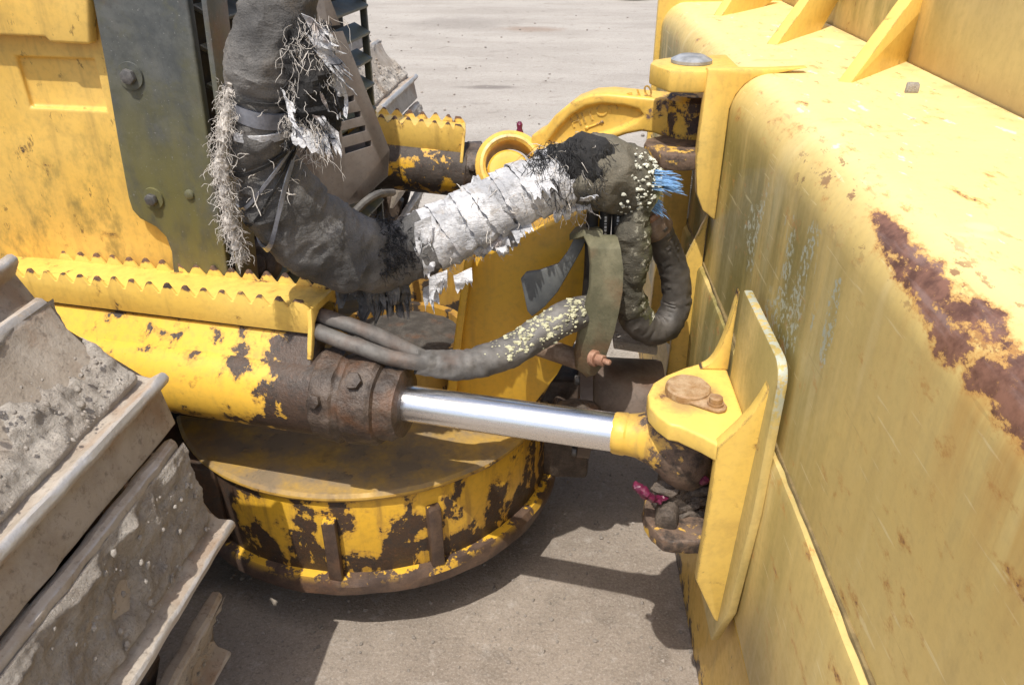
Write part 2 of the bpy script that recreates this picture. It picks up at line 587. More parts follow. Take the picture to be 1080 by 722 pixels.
def blade_extra(k, c):
    x, y, z = k.xyz()
    # algae film in soft vertical runs, strongest towards the middle of the blade
    run = k.noise(1.0, 5, 0.6, k.sc((9, 9, 1.3)))
    w1 = k.mul(k.ss(y, 0.55, 1.25), k.ss(z, 1.235, 1.10))
    c = k.mix(k.mul(k.mul(k.ss(run, 0.28, 0.60), w1), 0.92), c, (0.185, 0.16, 0.045))
    c = k.mix(k.mul(k.ss(k.noise(1.0, 6, 0.7, k.sc((3, 40, 2.2))), 0.5, 0.8), 0.35), c, (0.46, 0.33, 0.13))
    c = k.mix(k.mul(k.ss(k.noise(1.0, 4, 0.6, k.sc((2, 12, 1.4), rot=(0.25, 0, 0))), 0.52, 0.72), 0.35), c, (0.84, 0.70, 0.36))
    # chalky bleaching of the enamel on the flat shelf, with pale scuffs
    shelf = k.ss(z, 1.215, 1.24)
    c = k.mix(k.mul(shelf, 0.70), c, (0.84, 0.69, 0.32))
    sc = k.ss(k.noise(1.0, 6, 0.68, k.sc((34, 12, 10), rot=(0, 0, 0.5))), 0.635, 0.655)
    c = k.mix(k.mul(k.mul(sc, shelf), 0.8), c, (0.60, 0.56, 0.60))
    spk = k.mul(k.ss(k.noise(1.0, 7, 0.72, k.sc((55, 20, 20), rot=(0, 0, 0.5))), 0.615, 0.635), k.mul(k.ss(z, 1.12, 1.2), k.ss(k.noise(3.5, 3), 0.42, 0.62)))
    c = k.mix(k.mul(spk, 0.75), c, (0.22, 0.12, 0.05))
    for ang, sx_, th_ in ((0.35, 3.0, 0.695), (-0.5, 4.0, 0.70), (1.2, 3.0, 0.70)):
        sl = k.noise(1.0, 3, 0.5, k.sc((4, 2.2 * sx_, 120), rot=(ang, 0, 0)))
        c = k.mix(k.mul(k.ss(sl, th_, th_ + 0.03), 0.35), c, (0.86, 0.75, 0.45))
        sl = k.noise(1.0, 3, 0.5, k.sc((4, 3.0 * sx_, 150), rot=(ang + 0.25, 0.3, 0)))
        c = k.mix(k.mul(k.ss(sl, th_ + .015, th_ + 0.045), 0.35), c, (0.36, 0.25, 0.10))
    jd = k.mul(k.ss(k.add(x, k.mul(k.sub(k.noise(9, 5, 0.7), 0.5), 0.16)), 0.66, 0.735), k.ss(k.noise(16, 6, 0.72), 0.40, 0.62))
    c = k.mix(k.mul(jd, 0.55), c, (0.45, 0.31, 0.14))
    crs = k.mul(k.ss(k.noise(1.0, 7, 0.74, k.sc((40, 14, 22), rot=(0, 0, 0.6))), 0.575, 0.60), k.mul(k.ss(k.ma('ABSOLUTE', k.sub(k.add(x, z), 1.60)), 0.09, 0.02), k.ss(y, 1.5, 1.0)))
    c = k.mix(k.mul(crs, 0.85), c, (0.24, 0.12, 0.06))
    chp = k.ss(k.noise(24, 8, 0.74, dist=0.3), 0.665, 0.675)
    c = k.mix(k.mul(chp, 0.7), c, (0.36, 0.22, 0.09))
    # lichen specks gathered in runs
    def spot(cy, cz, ry, rz):
        dy = k.mul(k.sub(y, cy), 1 / ry); dz = k.mul(k.sub(z, cz), 1 / rz)
        return k.ss(k.add(k.add(k.mul(dy, dy), k.mul(dz, dz)), k.mul(k.sub(k.noise(14, 4), 0.5), 1.6)), 1.0, 0.2)
    li = k.mul(k.ss(k.noise(1.0, 3, 0.6, k.sc((16, 16, 2.6))), 0.46, 0.60), k.mx(k.mul(spot(1.20, 1.02, 0.22, 0.14), 0.9), k.mx(spot(0.915, 1.075, 0.022, 0.075), k.mul(spot(1.02, 1.09, 0.09, 0.08), 0.85))))
    sp = k.ss(k.noise(95, 4, 0.66), 0.515, 0.55)
    c = k.mix(k.mul(k.ss(li, 0.05, 0.7), 0.12), c, (0.20, 0.19, 0.07))
    c = k.mix(k.mul(sp, k.ss(li, 0.05, 0.4)), c, (0.47, 0.48, 0.36))
    # bare rusted strip along the crest at the near end
    arcp = k.add(x, z)
    wob = k.add(arcp, k.mul(k.sub(k.noise(13, 6, 0.7), 0.5), 0.05))
    near = k.ss(y, 0.95, 0.62, 0.25, 1.0)
    d = k.ma('ABSOLUTE', k.sub(wob, k.add(1.600, k.mul(k.sub(y, 0.9), 0.06))))
    band = k.mul(k.ss(k.sub(d, k.mul(near, 0.033)), 0.024, -0.014), k.ss(y, 0.97, 0.90))
    tear = k.noise(1.0, 8, 0.76, k.sc((34, 15, 26), rot=(0, 0, 0.6)))
    rm = k.ss(k.add(k.mul(band, 0.40), k.mul(tear, 1.7)), 1.09, 1.19)
    rc = k.mix(k.ss(k.noise(40, 5, 0.7), 0.35, 0.65), (0.105, 0.048, 0.030), (0.235, 0.115, 0.075))
    rc = k.mix(k.mul(k.ss(k.noise(1.0, 5, 0.6, k.sc((60, 8, 60))), 0.5, 0.7), 0.45), rc, (0.34, 0.24, 0.21))
    # orange rust bleeding below it
    bl = k.mul(k.mul(k.ss(z, 1.00, 1.19), k.ss(arcp, 1.62, 1.58)), k.mul(k.ss(y, 0.85, 0.5), k.ss(k.noise(1.0, 6, 0.66, k.sc((10, 34, 2.0))), 0.32, 0.66)))
    c = k.mix(k.mul(bl, 0.62), c, (0.52, 0.26, 0.06))
    halo = k.ss(k.add(k.mul(band, 0.40), k.mul(tear, 1.7)), 0.94, 1.14)
    c = k.mix(k.mul(halo, 0.8), c, (0.52, 0.26, 0.07))
    c = k.mix(rm, c, rc)
    return c


M['blade'] = paint('faded_yellow_blade_enamel', (0.70, 0.505, 0.175), chips=0.0, dirt=0.20, dirtcol=(0.42, 0.31, 0.13), rough=0.45, extra=blade_extra, fade=0.35)
def skin_extra(k, c):
    x, y, z = k.xyz()
    al = k.mul(k.ss(y, 1.3, 2.0), k.ss(k.noise(1.0, 5, 0.65, k.sc((12, 12, 4))), 0.34, 0.62))
    c = k.mix(k.mul(al, 0.7), c, (0.25, 0.21, 0.07))
    lo = k.mul(k.ss(k.add(z, k.mul(k.sub(k.noise(8, 5, 0.7), 0.5), 0.10)), 1.31, 1.24), 0.6)
    c = k.mix(lo, c, (0.42, 0.27, 0.11))
    return c


M['skin'] = paint('dull_beige_yellow_enamel', (0.60, 0.455, 0.19), chips=0.20, dirt=0.35, dirtcol=(0.36, 0.27, 0.11), rough=0.5, extra=skin_extra, fade=0.3, chipcol=(0.30, 0.15, 0.08))


def ear_extra(k, c):
    x, y, z = k.xyz()
    q = P(728, 417, z=.8)
    dx = k.sub(x, q.x); dy = k.sub(y, q.y)
    d = k.ma('SQRT', k.add(k.mul(dx, dx), k.mul(dy, dy)))
    d = k.add(d, k.mul(k.sub(k.noise(18, 6, 0.7), 0.5), 0.09))
    st = k.mul(k.ss(d, 0.075, 0.03), k.ss(k.ma('ABSOLUTE', k.sub(z, 0.8)), 0.02, 0.01))
    return k.mix(k.mul(st, 0.75), c, (0.30, 0.20, 0.10))


M['bracket'] = paint('thick_yellow_bracket_enamel', (0.80, 0.54, 0.12), chips=0.24, dirt=0.45, dirtcol=(0.40, 0.25, 0.08), rough=0.42, fade=0.15, streak=False, extra=ear_extra, edge=0.19, chipcol=(0.17, 0.09, 0.05))


def lich_band(k, c):
    x, y, z = k.xyz()
    k.pos()
    fx = k.ss(k.xyz(k._nor)[0], -0.93, -0.75)
    al = k.mul(fx, k.mul(k.ss(z, 0.84, 0.92), k.ss(k.noise(60, 4, 0.7), 0.44, 0.55)))
    c = k.mix(k.mul(k.ss(k.noise(1.0, 5, 0.6, k.sc((9, 9, 1.3))), 0.30, 0.60), 0.6), c, (0.24, 0.20, 0.06))
    c = k.mix(al, c, (0.42, 0.44, 0.36))
    return k.mix(k.mul(k.ss(k.noise(9, 5), 0.45, 0.7), k.mul(k.ss(z, 0.80, 0.92), 0.5)), c, (0.22, 0.18, 0.05))


M['doubler'] = paint('lichened_yellow_plate_enamel', (0.74, 0.54, 0.19), chips=0.14, dirt=0.35, rough=0.5, extra=lich_band, edge=0.10)
M['mid_bracket'] = paint('yellow_centre_bracket_enamel', (0.74, 0.48, 0.10), edge=0.12, chips=0.26, dirt=0.4, rough=0.45)
M['pin'] = metal_dirty('rusty_tan_pin', (0.30, 0.17, 0.07), (0.46, 0.33, 0.20), 0.55, sc=45, b=0.4)
M['link'] = paint('yellow_cast_link_enamel', (0.77, 0.48, 0.085), edge=0.19, er=0.014, chips=0.28, dirt=0.3, rough=0.4, fade=0.15, csc=24,
                  chipcol=(0.20, 0.13, 0.10), grime=lambda k: k.mul(k.ss(k.xyz()[0], 0.19, 0.29), 0.17))


M['link_eye'] = paint('grimy_link_eye_enamel', (0.74, 0.45, 0.05), chips=0.86, chipcol=(0.085, 0.055, 0.045), dirt=0.5, rough=0.45, csc=20)


def barrel_grime(k):
    x, y, z = k.xyz()
    a = k.mul(k.ss(x, -0.54, -0.41), 0.24)
    b = k.mul(k.ss(k.noise(5, 4, 0.5), 0.48, 0.66), 0.13)
    up = k.mul(k.ss(k.up(), -0.1, -0.6), 0.10)
    seam = k.mul(k.ss(k.up(), 0.60, 0.88), k.mul(k.ss(x, -0.95, -0.60), 0.09))
    return k.add(k.add(k.add(k.sub(a, 0.02), b), up), seam)


M['barrel'] = paint('oily_yellow_cylinder_enamel', (0.77, 0.45, 0.045), chips=0.52, chipcol=(0.07, 0.045, 0.032), dirt=0.3, rough=0.36, grime=barrel_grime, fade=0.1)
M['far_barrel'] = paint('worn_yellow_far_cylinder_enamel', (0.78, 0.44, 0.02), chips=0.95, chipcol=(0.075, 0.06, 0.05), dirt=0.3, rough=0.5,
                        fade=0.05, csc=13, grime=lambda k: k.mul(k.ss(k.xyz()[0], -0.45, -0.25), 0.10))


def teeth_extra(k, c):
    return c


M['guard'] = paint('yellow_step_guard_enamel', (0.80, 0.54, 0.11), chips=0.26, chipcol=(0.16, 0.085, 0.055), dirt=0.22, rough=0.42, fade=0.2, csc=22,
                   grime=lambda k: k.mul(k.ss(k.xyz()[0], -0.50, -0.40), 0.05))
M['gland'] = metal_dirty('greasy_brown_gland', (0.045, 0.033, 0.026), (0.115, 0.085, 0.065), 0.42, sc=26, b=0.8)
M['drum'] = paint('peeling_yellow_drum_enamel', (0.70, 0.40, 0.03), edge=0.10, chips=0.70, chipcol=(0.060, 0.034, 0.020), dirt=0.8, dirtcol=(0.22, 0.12, 0.035), rough=0.4,
                  dust=0.0, csc=11, fade=0.1, grime=lambda k: k.add(k.add(k.mul(k.ss(k.xyz()[2], 0.33, 0.22), 0.13), k.mul(k.sub(k.noise(1.0, 5, 0.65, k.sc((17, 17, 2.2))), 0.5), 0.42)), k.add(k.mul(k.ss(k.xyz()[2], 0.405, 0.44), 0.14), k.mul(k.ss(k.xyz()[0], -0.62, -0.78), 0.25))))
M['drum_top'] = paint('muddy_yellow_top_plate_enamel', (0.47, 0.28, 0.05), chips=0.62, chipcol=(0.10, 0.06, 0.03), dirt=0.9, dirtcol=(0.17, 0.105, 0.04), rough=0.55,
                      dust=0.62, csc=9, fade=0.1, dustcol=(0.24, 0.18, 0.11))
M['flange'] = metal_dirty('dark_worn_flange', (0.055, 0.036, 0.028), (0.12, 0.075, 0.05), 0.5, sc=18, b=0.4,
                          extra=lambda k, c: k.mix(k.mul(k.ss(k.noise(14, 7, 0.7), 0.50, 0.54), k.ss(k.up(), 0.2, 0.7)), c, (0.66, 0.38, 0.03)))
M['tower'] = paint('amber_tower_enamel', (0.72, 0.42, 0.04), edge=0.12, chips=0.16, dirt=0.35, rough=0.4, fade=0.05)
M['grimy'] = paint('oil_soaked_yellow_enamel', (0.40, 0.22, 0.03), chips=0.75, chipcol=(0.045, 0.032, 0.022), dirt=0.7, dirtcol=(0.10, 0.07, 0.03), rough=0.6, csc=9)
k = N('dry_grey_soil')
c = k.mix(k.ss(k.noise(16, 6, 0.65), 0.35, 0.65), (0.42, 0.375, 0.325), (0.56, 0.515, 0.455))
c = k.mix(k.mul(k.ss(k.noise(6, 4), 0.56, 0.70), 0.6), c, (0.27, 0.19, 0.125))
c = k.mix(k.mul(k.ss(k.noise(190, 5, 0.75), 0.50, 0.72), 0.5), c, (0.16, 0.138, 0.115))
c = k.mix(k.mul(k.ss(k.noise(150, 4, 0.7), 0.58, 0.70), 0.6), c, (0.55, 0.52, 0.47))
n = k.bump(k.noise(160, 6, 0.78), 1.0, 0.006)
n = k.bump(k.noise(45, 5, 0.7), 0.8, 0.010, n)
M['soil'] = k.out(c, 0.96, 0, n, 0.2)
M['dark_soil'] = metal_dirty('oily_dark_soil', (0.050, 0.044, 0.038), (0.10, 0.09, 0.078), 0.95, sc=40, b=0.9)


def shoe_mat():
    k = N('worn_track_steel')
    a = k.noise(9, 7, 0.66, k.obj(), 0.4)
    c = k.mix(k.ss(a, 0.34, 0.68), (0.34, 0.285, 0.225), (0.46, 0.405, 0.34))
    c = k.mix(k.mul(k.ss(k.noise(6, 5, 0.6, k.obj()), 0.55, 0.72), 0.5), c, (0.26, 0.135, 0.06))
    c = k.mix(k.mul(k.ss(k.noise(75, 4, 0.7, k.obj()), 0.52, 0.72), 0.5), c, (0.085, 0.065, 0.05))
    ox, oy, oz = k.xyz(k.obj())
    # polished bare steel on the top of the grouser and of the lip
    top = k.ss(k.add(oz, k.mul(k.sub(k.noise(40, 5, 0.7, k.obj()), 0.5), 0.012)), 0.0335, 0.0395)
    lipm = k.mul(k.ss(oz, 0.009, 0.013), k.mul(k.ss(ox, 0.02, 0.012), k.ss(k.noise(14, 6, 0.7, k.obj()), 0.42, 0.58)))
    top = k.mx(top, k.mul(lipm, 0.8))
    c = k.mix(top, c, (0.56, 0.54, 0.52))
    r = k.add(0.72, k.mul(top, -0.30))
    n = k.bump(k.noise(110, 5, 0.7), 0.5, 0.003)
    n = k.bump(k.noise(16, 4), 0.4, 0.008, n)
    return k.out(c, r, k.mul(top, 0.6), n)


M['shoe'] = shoe_mat()
M['chrome'] = None
kc = N('polished_chrome_rod')
scr = kc.noise(1.0, 4, 0.7, kc.sc((3, 160, 160)))
M['chrome'] = kc.out((0.86, 0.86, 0.87), kc.add(0.24, kc.mul(kc.ss(scr, 0.45, 0.8), 0.12)), 1.0, kc.bump(kc.noise(40, 3), 0.03, 0.001))
M['eye'] = paint('greasy_yellow_rod_eye_enamel', (0.72, 0.44, 0.06), chips=0.46, chipcol=(0.15, 0.10, 0.07), dirt=0.85, dirtcol=(0.27, 0.17, 0.08), rough=0.45, csc=14,
                 grime=lambda k: k.add(k.mul(k.ss(k.xyz()[0], 0.155, 0.225), 0.22), -0.01))
M['joint'] = metal_dirty('grease_caked_joint', (0.055, 0.043, 0.035), (0.145, 0.115, 0.09), 0.5, sc=36, b=1.0)
M['purple'] = plain('purple_grease', (0.12, 0.014, 0.045), 0.32, 0, 0.3, 50, 0.4)


def sleeve_mat(name, a, b, tan, tanf=0.5, rough=0.85, moss=0.0):
    k = N(name)
    c = k.mix(k.ss(k.noise(9, 6, 0.62), 0.32, 0.68), a, b)
    c = k.mix(k.mul(k.ss(k.noise(5, 5, 0.6), 0.52, 0.70), tanf), c, tan)
    wv = k.noise(420, 2, 0.6)
    c = k.mix(k.mul(k.ss(wv, 0.45, 0.7), 0.35), c, tuple(x * 0.45 for x in a))
    c = k.mix(k.mul(k.ss(k.noise(34, 6, 0.7), 0.62, 0.72), 0.45), c, (0.30, 0.275, 0.23))
    if moss:
        x, y, z = k.xyz()
        mm = k.mul(k.ss(x, 0.17, 0.25), k.ss(k.noise(26, 5, 0.7), 0.40, 0.56))
        c = k.mix(k.mul(mm, moss), c, (0.11, 0.115, 0.018))
        sp = k.mul(k.ss(x, 0.15, 0.23), k.ss(k.noise(55, 4, 0.65), 0.585, 0.61))
        c = k.mix(sp, c, (0.58, 0.56, 0.44))
    n = k.bump(k.noise(420, 2), 0.5, 0.0015)
    n = k.bump(k.noise(30, 6, 0.68, dist=0.6), 0.8, 0.008, n)
    n = k.bump(k.noise(1.0, 4, 0.6, k.sc((24, 24, 95))), 0.35, 0.006, n)
    return k.out(c, rough, 0, n, 0.3)


M['sleeve'] = sleeve_mat('faded_black_fabric_sleeve', (0.070, 0.068, 0.066), (0.185, 0.176, 0.165), (0.25, 0.195, 0.135), 0.5)
M['sleeve_olive'] = sleeve_mat('mossy_fabric_sleeve', (0.075, 0.070, 0.055), (0.165, 0.148, 0.112), (0.20, 0.165, 0.125), 0.5, moss=0.85)
M['char'] = sleeve_mat('frayed_black_webbing', (0.012, 0.012, 0.013), (0.035, 0.034, 0.033), (0.04, 0.035, 0.03), 0.3)


def wrap_mat():
    k = N('weathered_white_tape')
    c = k.mix(k.ss(k.noise(14, 7, 0.7), 0.38, 0.62), (0.37, 0.375, 0.39), (0.70, 0.70, 0.71))
    c = k.mix(k.mul(k.ss(k.noise(22, 6, 0.72), 0.54, 0.66), 0.75), c, (0.34, 0.31, 0.28))
    c = k.mix(k.mul(k.ss(k.noise(8, 4), 0.62, 0.70), 0.5), c, (0.30, 0.18, 0.11))
    c = k.mix(k.mul(k.ss(k.noise(1.0, 5, 0.75, k.sc((60, 60, 160))), 0.56, 0.66), 0.5), c, (0.12, 0.11, 0.11))
    n = k.bump(k.noise(1.0, 5, 0.7, k.sc((80, 80, 240))), 0.9, 0.004)
    n = k.bump(k.noise(26, 5, 0.7), 0.7, 0.008, n)
    return k.out(c, 0.7, 0, n, 0.3)


M['wrap'] = wrap_mat()
M['thread'] = plain('dirty_white_thread', (0.52, 0.485, 0.44), 0.85, 0, 0.3, 25)
M['black_thread'] = plain('black_thread', (0.016, 0.016, 0.017), 0.7, 0, 0.3, 25)
M['blue_thread'] = plain('pale_blue_thread', (0.22, 0.42, 0.70), 0.7, 0, 0.3, 80)
M['tape'] = plain('shiny_grey_tape', (0.20, 0.21, 0.24), 0.22, 0.15, 0.4, 20, 0.3)
M['hose'] = plain('dusty_black_hose', (0.070, 0.062, 0.054), 0.6, 0, 0.5, 18, 0.3)
M['hose_grey'] = metal_dirty('dusty_grey_hose_cover', (0.078, 0.073, 0.068), (0.175, 0.165, 0.152), 0.6, sc=13, b=0.35,
                             extra=lambda k, c: k.mix(k.mul(k.ss(k.noise(11, 5), 0.55, 0.7), 0.4), c, (0.06, 0.055, 0.05)))
M['lichen'] = plain('cream_lichen', (0.47, 0.455, 0.30), 0.9, 0, 0.35, 60, 0.6)
M['moss'] = plain('white_lichen', (0.60, 0.60, 0.50), 0.9, 0, 0.3, 60, 0.6)
M['olive_plate'] = metal_dirty('algae_covered_plate', (0.095, 0.090, 0.050), (0.175, 0.160, 0.095), 0.72, sc=15, b=0.4)
M['blue_plate'] = metal_dirty('blue_grey_plate', (0.085, 0.092, 0.095), (0.14, 0.145, 0.14), 0.55, sc=12, b=0.2)
M['rust_bolt'] = metal_dirty('rusted_bolt', (0.26, 0.13, 0.08), (0.42, 0.25, 0.17), 0.7, sc=40, b=0.4)
M['housing'] = metal_dirty('brown_housing', (0.085, 0.060, 0.046), (0.165, 0.125, 0.10), 0.55, sc=12, b=0.3)
M['clamp'] = metal_dirty('tan_rusty_fitting', (0.16, 0.105, 0.07), (0.30, 0.225, 0.165), 0.75, sc=22, b=0.5)
M['print'] = plain('hose_print_white', (0.62, 0.62, 0.60), 0.7, 0, 0.2, 60, 0.05)
M['washer'] = plain('grey_washer', (0.36, 0.37, 0.38), 0.5, 0.4, 0.3, 40)

# ------------------------------------------------------------------ ground, loose stones
g = MB()
xs = [-220, -60, -15, -4, -1.5, -0.5, 0.5, 1.5, 4, 15, 60, 220]
ys = [-60, -15, -4, 0, 0.8, 1.6, 2.6, 4, 8, 15, 40, 100, 300]
gv = [[g.bm.verts.new((a, b, 0)) for b in ys] for a in xs]
for i in range(len(xs) - 1):
    for j in range(len(ys) - 1):
        g.bm.faces.new((gv[i][j], gv[i + 1][j], gv[i + 1][j + 1], gv[i][j + 1]))
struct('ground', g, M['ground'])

g = MB()
rnd = random.Random(5)
for i in range(2600):
    if i < 1700:
        x, y = rnd.uniform(-0.8, 0.42), rnd.uniform(0.95, 2.1)
        r = 0.0012 + 0.0055 * rnd.random() ** 5
    else:
        y = 2.4 + 10 * rnd.random() ** 1.2
        x = rnd.uniform(-0.28, 0.14) * y * 1.3
        r = 0.003 + 0.014 * rnd.random() ** 5
    g.ball((x, y, r * 0.35), r, (1, rnd.uniform(0.6, 1), rnd.uniform(0.45, 0.8)), 1, r * 0.5, 0.6 / r, Matrix.Rotation(rnd.random() * 6, 3, 'Z'))
st = struct('gravel', g, M['stone'], 'stuff')

# ------------------------------------------------------------------ body of the machine (nose)
NP = V((-0.66, 1.50, 1.0))                       # near front corner of the nose
NU = V((-0.992, 0.125, 0.0)).normalized()         # along the side, rearwards
NN = V((-0.125, -0.992, 0.0)).normalized()        # outward from the side
NF = V((0.992, -0.125, 0.0)).normalized()         # outward from the front
NV = -NN                                         # along the front, away from the camera
UZ = V((0, 0, 1))
body = thing('bulldozer_body', 'yellow engine housing of the bulldozer with dark bolted corner plate and louvred front', 'bulldozer body', (-1.1, 1.9, 0))


def side(px, py, out=0.0):
    return PP(px, py, NP + NN * out, NN)


# side panel with a pressed rectangular recess
rc = [side(22, 62), side(103, 61), side(107, 117), side(26, 113)]
def uv(q): return ((q - NP).dot(NU), q.z)
def st3(u, z, out=0.0): return NP + NU * u + UZ * (z - NP.z) + NN * out
us = sorted([uv(q)[0] for q in rc]); zs_ = sorted([uv(q)[1] for q in rc])
u0, u1 = (us[0] + us[1]) / 2, (us[2] + us[3]) / 2
z0, z1 = (zs_[0] + zs_[1]) / 2, (zs_[2] + zs_[3]) / 2
g = MB()
g.plate([st3(0.02, 0.55), st3(1.3, 0.55), st3(1.3, 1.75), st3(0.02, 1.75)], -NN * 0.03)
c_ = MB(); c_.plate([st3(u0, z0, 0.01), st3(u1, z0, 0.01), st3(u1, z1, 0.01), st3(u0, z1, 0.01)], -NN * 0.023)
g = cut(g, c_); g.bevel(0.006, 3)
part('side_panel', g, M['nose_yellow'], body)
g = MB()
h = [(-60, 33), (57, 37), (62, 43), (104, 45), (100, -60), (-60, -60)]
g.plate([side(a, b, 0.004) for a, b in h], NN * 0.026); g.bevel(0.007, 3)
part('hatch_cover', g, M['nose_yellow'], body)
# dark corner plate
cp = [(105, 0), (118, 70), (131, 150), (141, 205), (145, 218), (153, 227), (170, 236), (180, 246), (186, 262), (192, 330), (252, 330), (204, 0), (198, -40), (99, -40)]
g = MB(); g.plate([side(a, b, 0.006) for a, b in cp], NN * 0.020); g.bevel(0.004, 3)
plate_o = part('corner_plate', g, M['slate'], body)
q0, q1 = side(206, -40, 0.024), side(254, 330, 0.024)
g = MB(); g.plate([q0, q1, q1 + NV * 0.075, q0 + NV * 0.075], NF * 0.012); g.bevel(0.004, 2)
part('corner_flange', g, M['slate'], body)
for (a, b, r) in ((138, 80, 0.0145), (162, 209, 0.0125)):
    c = side(a, b, 0.0262)
    g = MB(); g.lathe(c, c + NN, [(0, r * 1.75), (0.004, r * 1.7), (0.004, r * 1.3)], 28)
    wsh = part('washer', g, M['slate'], plate_o)
    g = MB(); hexbolt(g, c + NN * 0.004, NN, r, 0.011); g.bevel(0.002, 2); part('bolt', g, M['bolt'], plate_o)
c = side(200, 205, 0.0262); g = MB(); g.lathe(c, c + NN, [(0, 0.010), (0.004, 0.009), (0.006, 0.005)], 20); part('plug', g, M['slate'], plate_o)
# dark core behind
g = MB()
cx = NP + NU * 0.75 + NV * 0.42
rot = Matrix((NU, NV, UZ)).transposed()
g.box((cx.x, cx.y, 1.02), (1.30, 0.74, 1.30), rot); g.bevel(0.01)
part('engine_core', g, M['black'], body)
# front: radiator grille with slats, far post
FO = NP + NV * 0.10
far = PP(386, 60, FO, NF)
FL = (far - FO).dot(NV)
g = MB()
for z in [0.70 + 0.072 * i for i in range(13)]:
    c = FO + NV * (FL * 0.5) + UZ * (z - 1.0) - NF * 0.005
    g.box(c, (0.055, FL, 0.010), rot @ Matrix.Rotation(R(-28), 3, 'Y'))
g.bevel(0.002, 1)
gr = part('radiator_grille', g, M['slate'], body)
g = MB(); c = FO + NV * (FL + 0.012); g.box((c.x, c.y, 1.1), (0.020, 0.014, 1.2), rot); g.bevel(0.003); part('grille_post', g, M['slate'], body)
g = MB(); c = FO + NV * (FL * 0.5) - NF * 0.07; g.box((c.x, c.y, 1.1), (0.02, FL, 1.2), rot); part('radiator_core', g, M['black'], body)
# brown slotted nose guard
GP, GN = V((-0.46, 1.95, 0.95)), V((0.80, -0.58, 0.16)).normalized()
def gd(a, b, o=0.0): return PP(a, b, GP + GN * o, GN)
g = MB(); g.plate([gd(a, b) for a, b in [(312, -30), (337, -30), (411, 158), (409, 186), (380, 212), (362, 218), (322, 214), (300, 120)]], -GN * 0.025)
c_ = MB()
for (a, b, c2, d, sk) in ((352, 24, 374, 30, 0), (366, 99, 379, 107, -4), (364, 116, 386, 125, -4), (366, 131, 391, 141, -6), (369, 147, 397, 159, -8)):
    hgt = 7
    c_.plate([gd(a, d - hgt + 4, 0.02), gd(c2, b + 1, 0.02), gd(c2 + 1, b + hgt, 0.02), gd(a + 1, d + 4, 0.02)], -GN * 0.08)
g = cut(g, c_); g.bevel(0.003, 2, 40)
part('louvred_guard', g, M['nose_brown'], body)
g = MB(); g.plate([gd(411, 158), gd(409, 186), gd(380, 212), gd(362, 218)], V((-0.25, 0.35, -0.02)) * 0.6); part('guard_return', g, M['nose_brown'], body)
g = MB(); g.tube([gd(372, 226, 0.03), gd(384, 214, 0.05), gd(398, 205, 0.06), gd(414, 203, -0.02)], 0.010, 10); part('pipe', g, M['hose_grey'], body)
# dark fittings glimpsed below the wrapped hose
g = MB()
c = P(272, 272, y=1.66); g.lathe(c, c + V((0.3, -1, 0.2)), [(0, .055), (.05, .055), (.06, .04), (.06, .022), (.075, .02)], 28)
part('hose_port', g, M['gland'], body)

# ------------------------------------------------------------------ push frame with its round drum
pf = thing('push_frame', 'yellow push frame with peeling round drum under the chrome rod', 'push frame', (-0.43, 1.80, 0.2))
DC, DR = V((-0.45, 1.775, 0)), 0.478


def circ(r, z, n=72, a0=0, a1=360):
    return [DC + V((r * math.cos(R(a0 + (a1 - a0) * i / n)), r * math.sin(R(a0 + (a1 - a0) * i / n)), z)) for i in range(n if a1 - a0 == 360 else n + 1)]


g = MB(); g.rings([circ(DR - 0.012, 0.43), circ(DR - 0.012, 0.205)], True); g.jitter(0.004, 12)
g.bevel(0.004, 2)
part('drum_wall', g, M['drum'], pf)
g = MB(); g.rings([circ(0.001, 0.4475), circ(DR * 0.5, 0.447), circ(DR * 0.8, 0.445), circ(DR - .008, 0.4435), circ(DR, 0.437), circ(DR + 0.001, 0.432), circ(DR - 0.004, 0.424)], True); g.jitter(0.003, 8)
part('top_plate', g, M['drum_top'], pf)
g = MB(); g.rings([circ(DR * .4, 0.170), circ(DR + 0.006, 0.162), circ(DR + 0.014, 0.170), circ(DR + 0.015, 0.196), circ(DR + 0.006, 0.212), circ(DR - 0.02, 0.216)], True); g.jitter(0.003, 15)
part('bottom_flange', g, M['flange'], pf)
for px in (347, 468):
    b = P(px, 545, z=0.33)
    a = math.atan2(*(PP(px, 555, DC + V((0, -DR, 0.3)), (0, -1, 0)) - DC).to_2d().yx)
    d = V((math.cos(a), math.sin(a), 0)); s = V((-d.y, d.x, 0))
    o = DC + d * (DR - 0.02)
    g = MB(); g.plate([o + s * 0.015 + UZ * 0.212, o - s * 0.015 + UZ * 0.212, o - s * 0.015 + d * 0.030 + UZ * 0.212, o + s * 0.015 + d * 0.030 + UZ * 0.212], UZ * 0.165); g.bevel(0.004, 2); g.jitter(0.003, 40)
    part('rib', g, M['flange'], pf)
g = MB(); g.box((-1.30, 1.50, 0.32), (1.15, 0.22, 0.22)); g.bevel(0.012); part('side_arm', g, M['drum'], pf)
